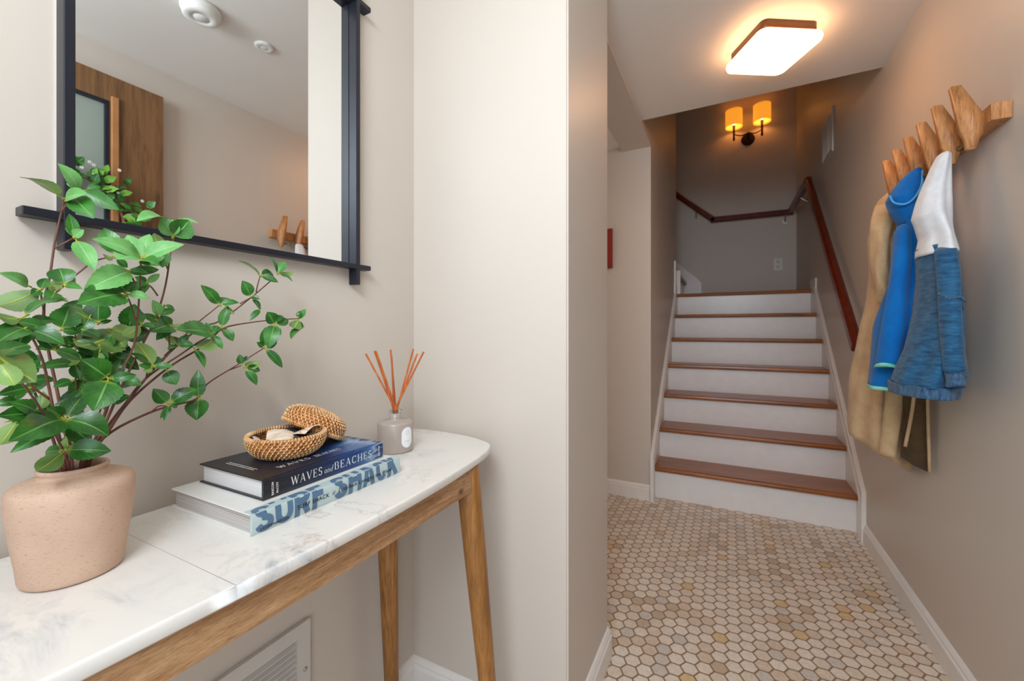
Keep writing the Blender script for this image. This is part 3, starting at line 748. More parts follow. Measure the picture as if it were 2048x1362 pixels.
# pale aqua strip that wraps from the spine onto the cover
boxo('spine_wrap', -.5535-.020, -.5535-.001, .3322, .6098, z1-.0003, z1+.0002, M['sp1'], bk1)
def arcp(cx_, cy_, rx, ry, a0, a1, n=12): return [(cx_+rx*math.cos(R(a0+(a1-a0)*i/n)), cy_+ry*math.sin(R(a0+(a1-a0)*i/n))) for i in range(n+1)]
W_ = .235
BLK = {'S': (.70, [arcp(.35, .73, .24, .17, 10, 268, 14)+arcp(.35, .27, .24, .17, 90, -170, 14)]),
       'U': (.72, [[(.11, 1), (.11, .35)]+arcp(.36, .34, .25, .24, 180, 360, 12)+[(.61, 1)]]),
       'R': (.72, [[(.11, 0), (.11, 1)], [(.11, .90)]+arcp(.36, .70, .24, .20, 90, -90, 10)+[(.11, .50)], [(.34, .50), (.60, 0)]]),
       'F': (.62, [[(.11, 0), (.11, 1)], [(.11, .90), (.60, .90)], [(.11, .52), (.52, .52)]]),
       'H': (.74, [[(.11, 0), (.11, 1)], [(.63, 0), (.63, 1)], [(.11, .5), (.63, .5)]]),
       'A': (.78, [[(.12, 0), (.36, 1)], [(.66, 0), (.42, 1)], [(.22, .27), (.56, .27)]]),
       'C': (.70, [arcp(.36, .5, .25, .40, 40, 320, 22)]),
       'K': (.74, [[(.11, 0), (.11, 1)], [(.14, .42), (.58, 1)], [(.26, .58), (.62, 0)]])}
bm = bmesh.new(); xx = 0; stk = 0
for ch in 'SURF SHACK':
    if ch == ' ': xx += .40; continue
    w_g, strokes = BLK[ch]
    for P_ in strokes:
        if len(P_) == 2:
            (ax_, ay_), (bx_, by_) = P_; n_ = 8; P_ = [(ax_+(bx_-ax_)*i/n_, ay_+(by_-ay_)*i/n_) for i in range(n_+1)]
        stk += 1; zl = .00003*stk; Lp, Rp = [], []
        for i, p in enumerate(P_):
            a, b = P_[max(0, i-1)], P_[min(len(P_)-1, i+1)]; dx_, dy_ = b[0]-a[0], b[1]-a[1]; l_ = math.hypot(dx_, dy_) or 1
            hw = W_/2*(1 if abs(dy_)/l_ > .5 else .85)
            Lp.append((xx+p[0]-dy_/l_*hw, min(1, max(0, p[1]+dx_/l_*hw)))); Rp.append((xx+p[0]+dy_/l_*hw, min(1, max(0, p[1]-dx_/l_*hw))))
        A = [bm.verts.new((p[0], p[1], zl)) for p in Lp]; B_ = [bm.verts.new((p[0], p[1], zl)) for p in Rp]
        for i in range(len(A)-1):
            try: bm.faces.new((A[i], B_[i], B_[i+1], A[i+1]))
            except ValueError: pass
    xx += w_g+.08
Hs = .0272; full = .0430
for v_ in bm.verts: v_.co.x *= .271/xx; v_.co.y *= full
for yy_ in [Hs*q/6 for q in range(1, 7)]:
    bmesh.ops.bisect_plane(bm, geom=bm.verts[:]+bm.edges[:]+bm.faces[:], plane_co=(0, yy_, 0), plane_no=(0, 1, 0))
for v_ in bm.verts:
    x_, y_, zl = v_.co
    if y_ <= Hs+1e-6:
        q = y_/Hs*2-1
        v_.co = Vector((-.5535-.0015+.0022*math.sqrt(max(0, 1-(q*.97)**2))+.0005+zl*.3, .336+x_, z0+.0008+y_))
    else:
        v_.co = Vector((-.5535-.0012-(y_-Hs), .336+x_, z1+.0005+zl*.3))
finish('title_lettering', bm, ink_s, bk1)
bl = plain('deep_ink', (22, 30, 38), .5, var=0)
lay(text_mesh('SURF SHACK  //  Laid-Back Living by the Water', .0086, .00012, 1, 0, 1.12, 'CENTER'), 'subtitle_lettering', bl, bk1, (-.5535+.0012, .492, z0+.0115), (0, 1, 0), (0, 0, 1), .0005)
lay(text_mesh('LAUDENBERGER', .0052, .0001, 1, 0, 1.1, 'CENTER'), 'author_lettering', bl, bk1, (-.5535+.0012, .3625, z0+.0045), (0, 1, 0), (0, 0, 1), .0005)

# dark blue book
k = NT('night_sea_cover', .35); v = k.coord(kind='World'); sx = k.n('ShaderNodeSeparateXYZ'); k.l(v, sx.inputs[0])
g_ = k.math('MULTIPLY', k.math('SUBTRACT', sx.outputs[1], .36), 4.2)
nz = k.noise(k.coord((6, 2.0, 20), kind='World', rot=(0, 0, .35)), 5, 5, .6, 1.2)
g2 = k.math('ADD', g_, k.math('MULTIPLY', k.math('SUBTRACT', nz, .5), .55))
c = k.ramp(g2, [(.12, (34, 34, 40)), (.42, (26, 38, 66)), (.68, (30, 66, 122)), (.86, (70, 110, 160)), (.93, (150, 170, 196)), (.98, (34, 58, 104))])
fl = k.ramp(k.noise(k.coord((1, 1, 1), kind='World'), 900, 1), [(.72, (0, 0, 0)), (.80, (255, 255, 255))])
k.col(k.mix(k.math('MULTIPLY', fl, .5), c, lin((170, 170, 180)))); M['cov2'] = k.m
Z2a, Z2b = ZT+.0288, ZT+.0288+.0295
bk2 = book('hardcover_book', 'dark navy book with white serif title, lying on top of the white book', -.748, -.5835, .366, .596, Z2a, Z2b, M['cov2'], M['cov2'], M['pg2'])

# serif letters built from strokes; unit height 1, thick T, thin t
def glyphs():
    T_, t_ = .15, .055; G = {}
    def bar_(a, b, w): # parallelogram stroke
        return ('L', a, b, w)
    sf = lambda x, y, w=.17: ('L', (x-w/2, y), (x+w/2, y), .045, 'h')
    G['W'] = (1.25, [bar_((.10, 1), (.38, 0), T_), bar_((.38, 0), (.62, .95), t_), bar_((.62, 1), (.88, 0), T_), bar_((.88, 0), (1.15, 1), t_), sf(.10, .98, .26), sf(.62, .98, .24), sf(1.15, .98, .22)])
    G['A'] = (.95, [bar_((.12, 0), (.46, 1), t_), bar_((.46, 1), (.80, 0), T_), ('L', (.24, .34), (.68, .34), .05, 'h'), sf(.12, .02, .24), sf(.80, .02, .28)])
    G['V'] = (.92, [bar_((.12, 1), (.46, 0), T_), bar_((.46, 0), (.82, 1), t_), sf(.12, .98, .28), sf(.82, .98, .22)])
    G['E'] = (.80, [bar_((.18, 0), (.18, 1), T_), ('L', (.05, .02), (.68, .02), .05, 'h'), ('L', (.05, .98), (.66, .98), .05, 'h'), ('L', (.2, .51), (.52, .51), .05, 'h'), bar_((.69, 0), (.69, .24), .05), bar_((.66, .78), (.66, 1), .05), bar_((.53, .40), (.53, .62), .045)])
    G['H'] = (1.0, [bar_((.20, 0), (.20, 1), T_), bar_((.80, 0), (.80, 1), T_), ('L', (.2, .51), (.8, .51), .05, 'h'), sf(.2, .02, .34), sf(.2, .98, .34), sf(.8, .02, .34), sf(.8, .98, .34)])
    def arc(cx_, cy_, rx, ry, a0, a1, n=14): return [(cx_+rx*math.cos(R(a0+(a1-a0)*i/n)), cy_+ry*math.sin(R(a0+(a1-a0)*i/n))) for i in range(n+1)]
    G['B'] = (.85, [bar_((.18, 0), (.18, 1), T_), sf(.18, .02, .3), sf(.18, .98, .3), ('P', [(.18, .98)]+arc(.40, .755, .24, .225, 90, -90)+[(.18, .53)], .10), ('P', [(.18, .53)]+arc(.44, .275, .27, .255, 90, -90)+[(.18, .02)], .11)])
    G['C'] = (.90, [('P', arc(.48, .5, .36, .47, 42, 318, 26), .11), bar_((.78, .74), (.78, 1.0), .05), bar_((.76, .12), (.76, .22), .03)])
    s1 = arc(.36, .74, .22, .235, 35, 270, 16); s2_ = arc(.36, .27, .24, .245, 90, -145, 16)
    G['S'] = (.72, [('P', s1+s2_, .11), bar_((.585, .74), (.585, 1.0), .045), bar_((.115, 0), (.115, .26), .045)])
    G['a'] = (.52, [('P', arc(.24, .24, .17, .22, 60, 300, 14), .075), bar_((.42, .02), (.44, .48), .09)])
    G['n'] = (.56, [bar_((.12, 0), (.15, .48), .09), ('P', arc(.28, .32, .14, .15, 170, 0, 10)+[(.42, .0)], .075)])
    G['d'] = (.58, [('P', arc(.24, .24, .17, .22, 60, 300, 14), .075), bar_((.42, .02), (.46, .85), .09)])
    return G
GL = glyphs()
def serif_mesh(s, h, gap=.10, italic=0., small=1.):
    bm = bmesh.new(); x = 0
    for ch in s:
        if ch == ' ': x += .4; continue
        w, st_ = GL[ch]
        for q in st_:
            if q[0] == 'L':
                a, b, ww = q[1], q[2], q[3]
                if len(q) > 4: pts = [(a[0], a[1]-ww/2), (b[0], b[1]-ww/2), (b[0], b[1]+ww/2), (a[0], a[1]+ww/2)]
                else: pts = [(a[0]-ww/2, a[1]), (a[0]+ww/2, a[1]), (b[0]+ww/2, b[1]), (b[0]-ww/2, b[1])]
                bm.faces.new([bm.verts.new((x+p[0]+p[1]*italic, p[1], 0)) for p in pts])
            else:
                P_, ww = q[1], q[2]; L_, R_ = [], []
                for i, p in enumerate(P_):
                    a, b = P_[max(0, i-1)], P_[min(len(P_)-1, i+1)]; dx_, dy_ = b[0]-a[0], b[1]-a[1]; l_ = math.hypot(dx_, dy_) or 1
                    hw = ww/2*(.45+.75*abs(dy_)/l_)
                    L_.append((p[0]-dy_/l_*hw, p[1]+dx_/l_*hw)); R_.append((p[0]+dy_/l_*hw, p[1]-dx_/l_*hw))
                A = [bm.verts.new((x+p[0]+p[1]*italic, p[1], 0)) for p in L_]; B_ = [bm.verts.new((x+p[0]+p[1]*italic, p[1], 0)) for p in R_]
                for i in range(len(A)-1): bm.faces.new((A[i], B_[i], B_[i+1], A[i+1]))
        x += w+gap
    bmesh.ops.scale(bm, vec=(h, h, h), verts=bm.verts)
    for f in bm.faces:
        if f.normal.z < 0: f.normal_flip()
    me = bpy.data.meshes.new('serif'); bm.to_mesh(me); bm.free(); return me, x*h
me, w_ = serif_mesh('WAVES', .0128, .12); lay(me, 'title_lettering', ink_w, bk2, (-.5835+.0009, .4075, Z2a+.0088), (0, 1, 0), (0, 0, 1), .0004)
for v_ in me.vertices: v_.co.y = .4075+(v_.co.y-.4075)*.056/w_
me, w_ = serif_mesh('and', .0118, .06, .2); lay(me, 'title_lettering', ink_w, bk2, (-.5835+.0009, .4655, Z2a+.0090), (0, 1, 0), (0, 0, 1), .0004)
for v_ in me.vertices: v_.co.y = .4655+(v_.co.y-.4655)*.0175/w_
me, w_ = serif_mesh('BEACHES', .0128, .12); lay(me, 'title_lettering', ink_w, bk2, (-.5835+.0009, .485, Z2a+.0088), (0, 1, 0), (0, 0, 1), .0004)
for v_ in me.vertices: v_.co.y = .485+(v_.co.y-.485)*.084/w_
lay(text_mesh('BASCOM', .0046, .0001, 1, 0, 1.05), 'author_lettering', ink_w, bk2, (-.5835+.0009, .3805, Z2a+.0140), (0, 0, 1), (0, -1, 0), .0004)
lay(text_mesh('McCOY', .0046, .0001, 1, 0, 1.05), 'author_lettering', ink_w, bk2, (-.5835+.0009, .3875, Z2a+.0135), (0, 0, 1), (0, -1, 0), .0004)
lay(text_mesh('patagonia', .0048, .0001, 1, 0, 1.0), 'publisher_lettering', ink_w, bk2, (-.5835+.0009, .5865, Z2a+.0150), (0, 0, 1), (0, -1, 0), .0004)
for q in range(2):
    bm = bmesh.new(); rl = random.Random(q)
    x_ = -.712
    while x_ < -.640:
        w_ = rl.uniform(.0012, .0035); box(bm, x_, x_+w_, .386+q*.0045, .3872+q*.0045, Z2b+.00005, Z2b+.00018); x_ += w_+.0009
    finish('cover_blurb', bm, ink_w, bk2)
me, w_ = serif_mesh('WAVES', .011, .1); lay(me, 'cover_lettering', ink_w, bk2, (-.6125, .410, Z2b), (0, 1, 0), (-1, 0, 0), .0002)
me, w_ = serif_mesh('BEACHES', .011, .1); lay(me, 'cover_lettering', ink_w, bk2, (-.6125, .474, Z2b), (0, 1, 0), (-1, 0, 0), .0002)
for v_ in me.vertices: v_.co.y = .478+(v_.co.y-.478)*.7
BRANCHES = [
('tall',[[(-0.657,0.194,0.8),(-0.66,0.193,0.866),(-0.675,0.188,0.937),(-0.69,0.18,1.027),(-0.7,0.188,1.083),(-0.705,0.194,1.128),(-0.705,0.201,1.172)],[(-0.705,0.198,1.156),(-0.7,0.207,1.178)],[(-0.7,0.191,1.111),(-0.695,0.205,1.125)],[(-0.69,0.182,1.053),(-0.69,0.206,1.081),(-0.685,0.222,1.1),(-0.68,0.24,1.108)],[(-0.69,0.182,1.051),(-0.685,0.192,1.063),(-0.68,0.194,1.068)],[(-0.69,0.18,1.039),(-0.685,0.177,1.052),(-0.68,0.175,1.058)]],[(-0.705,0.198,1.174,-0.685,0.16,1.182,0.28),(-0.7,0.207,1.176,-0.67,0.216,1.148,0.5),(-0.7,0.212,1.185,-0.69,0.191,1.209,0.5),(-0.7,0.213,1.186,-0.68,0.243,1.167,0.42),(-0.7,0.212,1.186,-0.71,0.204,1.193,0.4),(-0.705,0.201,1.173,-0.675,0.212,1.177,0.55),(-0.695,0.206,1.127,-0.695,0.202,1.154,0.4),(-0.695,0.206,1.127,-0.685,0.212,1.136,0.7),(-0.695,0.206,1.127,-0.705,0.202,1.139,0.2),(-0.695,0.208,1.124,-0.665,0.215,1.086,0.36),(-0.68,0.239,1.109,-0.69,0.232,1.143,0.55),(-0.68,0.239,1.108,-0.68,0.254,1.132,0.5),(-0.68,0.238,1.106,-0.67,0.224,1.107,0.5),(-0.68,0.24,1.106,-0.68,0.251,1.095,0.5),(-0.68,0.194,1.068,-0.695,0.194,1.088,0.85),(-0.68,0.194,1.068,-0.7,0.182,1.066,0.6),(-0.68,0.195,1.068,-0.66,0.203,1.063,0.35),(-0.68,0.196,1.069,-0.69,0.206,1.078,0.5),(-0.68,0.187,1.057,-0.66,0.187,1.048,0.6),(-0.68,0.186,1.059,-0.66,0.175,1.045,0.5),(-0.68,0.175,1.061,-0.64,0.135,1.04,0.36),(-0.68,0.166,1.064,-0.66,0.14,1.074,0.36),(-0.68,0.175,1.061,-0.69,0.182,1.075,0.5),(-0.68,0.175,1.06,-0.67,0.165,1.054,0.6)]),
('crown',[[(-0.655,0.198,0.8),(-0.655,0.201,0.866),(-0.655,0.214,0.893),(-0.66,0.233,0.955),(-0.66,0.25,0.997),(-0.66,0.255,1.054),(-0.655,0.255,1.101)],[(-0.66,0.252,1.028),(-0.655,0.245,1.047),(-0.65,0.24,1.057)],[(-0.66,0.254,1.066),(-0.66,0.247,1.084),(-0.66,0.242,1.09)]],[(-0.655,0.255,1.106,-0.645,0.206,1.12,0.36),(-0.655,0.256,1.106,-0.635,0.293,1.128,0.42),(-0.655,0.255,1.104,-0.625,0.221,1.097,0.65),(-0.655,0.256,1.104,-0.625,0.262,1.095,0.5),(-0.655,0.255,1.106,-0.665,0.268,1.14,0.4),(-0.655,0.255,1.105,-0.675,0.249,1.136,0.45),(-0.655,0.245,1.089,-0.635,0.196,1.06,0.42),(-0.655,0.242,1.089,-0.645,0.26,1.086,0.45),(-0.66,0.241,1.089,-0.66,0.234,1.075,0.6),(-0.655,0.245,1.089,-0.655,0.274,1.094,0.35),(-0.65,0.238,1.058,-0.62,0.186,1.044,0.5),(-0.65,0.239,1.06,-0.66,0.233,1.077,0.9),(-0.65,0.24,1.06,-0.64,0.258,1.055,0.5),(-0.65,0.238,1.057,-0.64,0.223,1.042,0.7),(-0.65,0.238,1.061,-0.66,0.253,1.076,0.6)]),
('upright',[[(-0.657,0.2,0.8),(-0.66,0.205,0.866),(-0.665,0.22,0.891),(-0.675,0.244,0.947),(-0.68,0.266,0.996),(-0.685,0.283,1.033),(-0.69,0.296,1.078),(-0.695,0.304,1.125),(-0.695,0.307,1.144)],[(-0.69,0.299,1.099),(-0.69,0.293,1.115),(-0.69,0.29,1.123)],[(-0.685,0.285,1.062),(-0.685,0.278,1.073),(-0.685,0.273,1.077)],[(-0.68,0.274,1.013),(-0.675,0.264,1.022)],[(-0.685,0.289,1.04),(-0.685,0.293,1.05)]],[(-0.695,0.307,1.147,-0.695,0.293,1.17,0.8),(-0.695,0.307,1.147,-0.685,0.322,1.173,0.85),(-0.695,0.3,1.169,-0.675,0.258,1.155,0.22),(-0.695,0.315,1.174,-0.685,0.334,1.171,0.25),(-0.695,0.306,1.147,-0.695,0.306,1.171,0.7),(-0.69,0.29,1.124,-0.69,0.283,1.147,0.7),(-0.69,0.29,1.124,-0.68,0.288,1.1,0.7),(-0.69,0.29,1.124,-0.69,0.277,1.128,0.6),(-0.69,0.288,1.123,-0.68,0.274,1.102,0.6),(-0.685,0.273,1.078,-0.685,0.26,1.085,0.6),(-0.685,0.273,1.078,-0.685,0.287,1.092,0.4),(-0.685,0.272,1.077,-0.675,0.264,1.061,0.6),(-0.685,0.273,1.078,-0.675,0.253,1.072,0.4),(-0.675,0.263,1.024,-0.675,0.253,1.043,0.7),(-0.675,0.264,1.024,-0.665,0.274,1.019,0.5),(-0.675,0.263,1.022,-0.665,0.241,1.008,0.5),(-0.685,0.284,1.037,-0.685,0.305,1.044,0.4),(-0.685,0.293,1.05,-0.685,0.304,1.045,0.4),(-0.685,0.286,1.035,-0.685,0.279,1.056,0.6),(-0.68,0.281,1.029,-0.68,0.266,1.037,0.5)]),
('long',[[(-0.659,0.202,0.8),(-0.665,0.209,0.866),(-0.67,0.224,0.892),(-0.685,0.258,0.932),(-0.695,0.297,0.978),(-0.705,0.346,1.019),(-0.708,0.375,1.03),(-0.715,0.426,1.069),(-0.72,0.471,1.108)],[(-0.715,0.436,1.08),(-0.715,0.439,1.094),(-0.715,0.443,1.108)],[(-0.712,0.408,1.059),(-0.71,0.423,1.069)],[(-0.695,0.297,0.98),(-0.7,0.337,1.023),(-0.7,0.357,1.042),(-0.7,0.37,1.054)],[(-0.695,0.303,0.988),(-0.69,0.3,1.009),(-0.69,0.302,1.019)],[(-0.69,0.292,0.973),(-0.69,0.304,0.988),(-0.69,0.31,0.995)]],[(-0.715,0.443,1.109,-0.715,0.404,1.129,0.24),(-0.715,0.444,1.11,-0.7,0.466,1.099,0.4),(-0.715,0.444,1.109,-0.725,0.472,1.116,0.5),(-0.72,0.477,1.117,-0.72,0.46,1.146,0.28),(-0.72,0.479,1.118,-0.72,0.51,1.124,0.45),(-0.72,0.479,1.118,-0.72,0.492,1.141,0.6),(-0.72,0.482,1.117,-0.71,0.5,1.104,0.12),(-0.71,0.424,1.072,-0.71,0.41,1.097,0.62),(-0.71,0.424,1.072,-0.7,0.433,1.067,0.6),(-0.71,0.427,1.068,-0.7,0.433,1.049,0.25),(-0.71,0.44,1.051,-0.71,0.422,1.031,0.35),(-0.7,0.37,1.055,-0.7,0.344,1.083,0.4),(-0.7,0.371,1.056,-0.69,0.394,1.059,0.4),(-0.7,0.38,1.053,-0.69,0.387,1.041,0.6),(-0.7,0.371,1.055,-0.71,0.388,1.067,0.6),(-0.69,0.302,1.021,-0.69,0.29,1.036,0.6),(-0.69,0.302,1.023,-0.67,0.27,1.013,0.7),(-0.69,0.302,1.021,-0.69,0.322,1.024,0.3),(-0.69,0.3,1.019,-0.68,0.281,1.002,0.5),(-0.69,0.31,0.995,-0.69,0.292,1.014,0.3),(-0.69,0.311,0.995,-0.68,0.326,0.994,0.6),(-0.69,0.31,0.995,-0.7,0.308,1.007,0.6),(-0.69,0.311,0.994,-0.69,0.324,1.009,0.5),(-0.69,0.31,0.993,-0.68,0.294,0.989,0.4)]),
('thick',[[(-0.657,0.201,0.8),(-0.66,0.208,0.866),(-0.665,0.226,0.892),(-0.675,0.253,0.933),(-0.68,0.274,0.956),(-0.685,0.311,0.981),(-0.69,0.338,0.999),(-0.69,0.355,1.008)],[(-0.68,0.27,0.952),(-0.675,0.27,0.962),(-0.672,0.274,0.967)]],[(-0.69,0.355,1.01,-0.67,0.299,1.016,0.46),(-0.69,0.355,1.01,-0.7,0.35,1.027,0.35),(-0.69,0.357,1.008,-0.68,0.364,0.987,0.4),(-0.69,0.357,1.004,-0.67,0.327,0.989,0.6),(-0.69,0.357,1.005,-0.69,0.366,0.993,0.7),(-0.69,0.355,1.01,-0.7,0.368,1.022,0.6),(-0.69,0.352,1.007,-0.69,0.36,1.016,0.6),(-0.672,0.275,0.969,-0.672,0.257,1.001,0.5),(-0.672,0.275,0.968,-0.662,0.293,0.967,0.42),(-0.672,0.274,0.968,-0.672,0.259,0.971,0.5),(-0.672,0.274,0.969,-0.682,0.285,0.98,0.6),(-0.672,0.271,0.971,-0.672,0.247,0.987,0.15),(-0.672,0.273,0.967,-0.662,0.261,0.962,0.5),(-0.68,0.293,0.961,-0.67,0.3,0.941,0.75),(-0.685,0.329,0.988,-0.675,0.337,0.961,0.34)]),
('reaching',[[(-0.659,0.202,0.8),(-0.665,0.211,0.866),(-0.67,0.227,0.889),(-0.68,0.254,0.926),(-0.69,0.301,0.965),(-0.7,0.35,0.993),(-0.7,0.375,1.018),(-0.705,0.42,1.028),(-0.71,0.462,1.033),(-0.715,0.516,1.037)]],[(-0.7,0.373,1.02,-0.7,0.383,1.054,0.38),(-0.7,0.375,1.016,-0.69,0.385,0.998,0.62),(-0.7,0.375,1.019,-0.7,0.38,1.009,0.7),(-0.7,0.371,1.016,-0.7,0.36,1.02,0.5),(-0.71,0.465,1.026,-0.71,0.452,1.047,0.9),(-0.71,0.468,1.026,-0.71,0.492,1.033,0.6),(-0.71,0.464,1.03,-0.71,0.481,1.041,0.6),(-0.71,0.466,1.026,-0.7,0.448,0.984,0.5),(-0.71,0.464,1.023,-0.7,0.471,1.007,0.5),(-0.715,0.516,1.035,-0.715,0.53,1.055,0.28),(-0.715,0.515,1.038,-0.715,0.52,1.052,0.6),(-0.715,0.516,1.035,-0.705,0.499,1.019,0.8),(-0.715,0.517,1.032,-0.715,0.525,1.019,0.35),(-0.715,0.525,1.021,-0.705,0.493,0.999,0.25)]),
('low',[[(-0.659,0.203,0.8),(-0.664,0.211,0.866),(-0.675,0.233,0.89),(-0.69,0.278,0.905),(-0.695,0.309,0.91),(-0.7,0.339,0.914),(-0.705,0.356,0.934),(-0.71,0.399,0.957),(-0.715,0.449,0.984)],[(-0.69,0.279,0.905),(-0.69,0.288,0.912),(-0.688,0.296,0.911)],[(-0.71,0.391,0.952),(-0.71,0.408,0.957)]],[(-0.688,0.297,0.915,-0.688,0.281,0.937,0.6),(-0.688,0.3,0.915,-0.678,0.33,0.931,0.55),(-0.688,0.299,0.912,-0.678,0.289,0.893,0.35),(-0.688,0.3,0.912,-0.688,0.309,0.907,0.6),(-0.688,0.299,0.911,-0.688,0.289,0.895,0.3),(-0.7,0.341,0.914,-0.7,0.341,0.957,0.4),(-0.7,0.343,0.914,-0.69,0.334,0.884,0.8),(-0.71,0.409,0.959,-0.71,0.406,0.976,0.6),(-0.71,0.415,0.964,-0.71,0.417,0.973,0.7),(-0.71,0.414,0.955,-0.71,0.441,0.963,0.55),(-0.71,0.416,0.954,-0.71,0.44,0.946,0.5),(-0.71,0.415,0.951,-0.7,0.428,0.923,0.4),(-0.715,0.451,0.986,-0.715,0.453,1.021,0.4),(-0.715,0.449,0.986,-0.715,0.437,0.995,0.6),(-0.715,0.452,0.983,-0.705,0.477,0.948,0.3),(-0.715,0.454,0.983,-0.715,0.474,0.998,0.4)]),
('left',[[(-0.647,0.188,0.8),(-0.64,0.183,0.866),(-0.63,0.172,0.927),(-0.62,0.161,0.985),(-0.615,0.149,1.018)],[(-0.63,0.169,0.943),(-0.615,0.152,0.961),(-0.605,0.149,0.975)]],[(-0.615,0.142,1.025,-0.615,0.166,1.015,0.5),(-0.62,0.148,1.029,-0.63,0.183,1.05,0.2),(-0.615,0.145,1.027,-0.595,0.124,1.031,0.45),(-0.61,0.147,1.018,-0.58,0.121,1.003,0.45),(-0.615,0.149,1.017,-0.595,0.17,1.001,0.5),(-0.62,0.151,1.021,-0.63,0.173,1.026,0.5),(-0.615,0.148,1.016,-0.595,0.138,0.997,0.5),(-0.62,0.149,1.02,-0.61,0.128,1.018,0.35),(-0.63,0.173,0.995,-0.63,0.158,1.016,0.4),(-0.63,0.172,0.995,-0.63,0.192,0.983,0.5)]),
('front',[[(-0.645,0.191,0.8),(-0.635,0.187,0.866),(-0.625,0.182,0.898),(-0.61,0.174,0.922)],[(-0.645,0.19,0.8),(-0.636,0.185,0.866),(-0.625,0.179,0.881),(-0.618,0.177,0.89)],[(-0.652,0.196,0.8),(-0.65,0.198,0.866),(-0.64,0.209,0.913),(-0.63,0.215,0.956)],[(-0.63,0.182,0.879),(-0.59,0.148,0.949),(-0.56,0.117,0.997)]],[(-0.61,0.174,0.924,-0.58,0.129,0.915,0.5),(-0.61,0.174,0.924,-0.59,0.202,0.902,0.62),(-0.61,0.175,0.925,-0.62,0.19,0.944,0.7),(-0.61,0.173,0.925,-0.61,0.161,0.938,0.75),(-0.612,0.171,0.914,-0.602,0.135,0.9,0.35),(-0.615,0.176,0.919,-0.615,0.196,0.894,0.5),(-0.615,0.175,0.92,-0.615,0.183,0.905,0.6),(-0.618,0.177,0.89,-0.598,0.207,0.884,0.55),(-0.618,0.176,0.889,-0.598,0.151,0.879,0.5),(-0.618,0.178,0.891,-0.638,0.187,0.903,0.6),(-0.62,0.175,0.89,-0.64,0.168,0.887,0.5),(-0.63,0.215,0.961,-0.63,0.192,0.984,0.75),(-0.63,0.215,0.959,-0.61,0.196,0.928,0.75),(-0.63,0.217,0.96,-0.62,0.237,0.963,0.45),(-0.63,0.216,0.961,-0.64,0.232,0.969,0.4),(-0.555,0.115,0.999,-0.555,0.14,0.969,0.75),(-0.56,0.117,0.994,-0.58,0.142,1.002,0.5),(-0.56,0.119,0.99,-0.54,0.124,0.969,0.5)]),
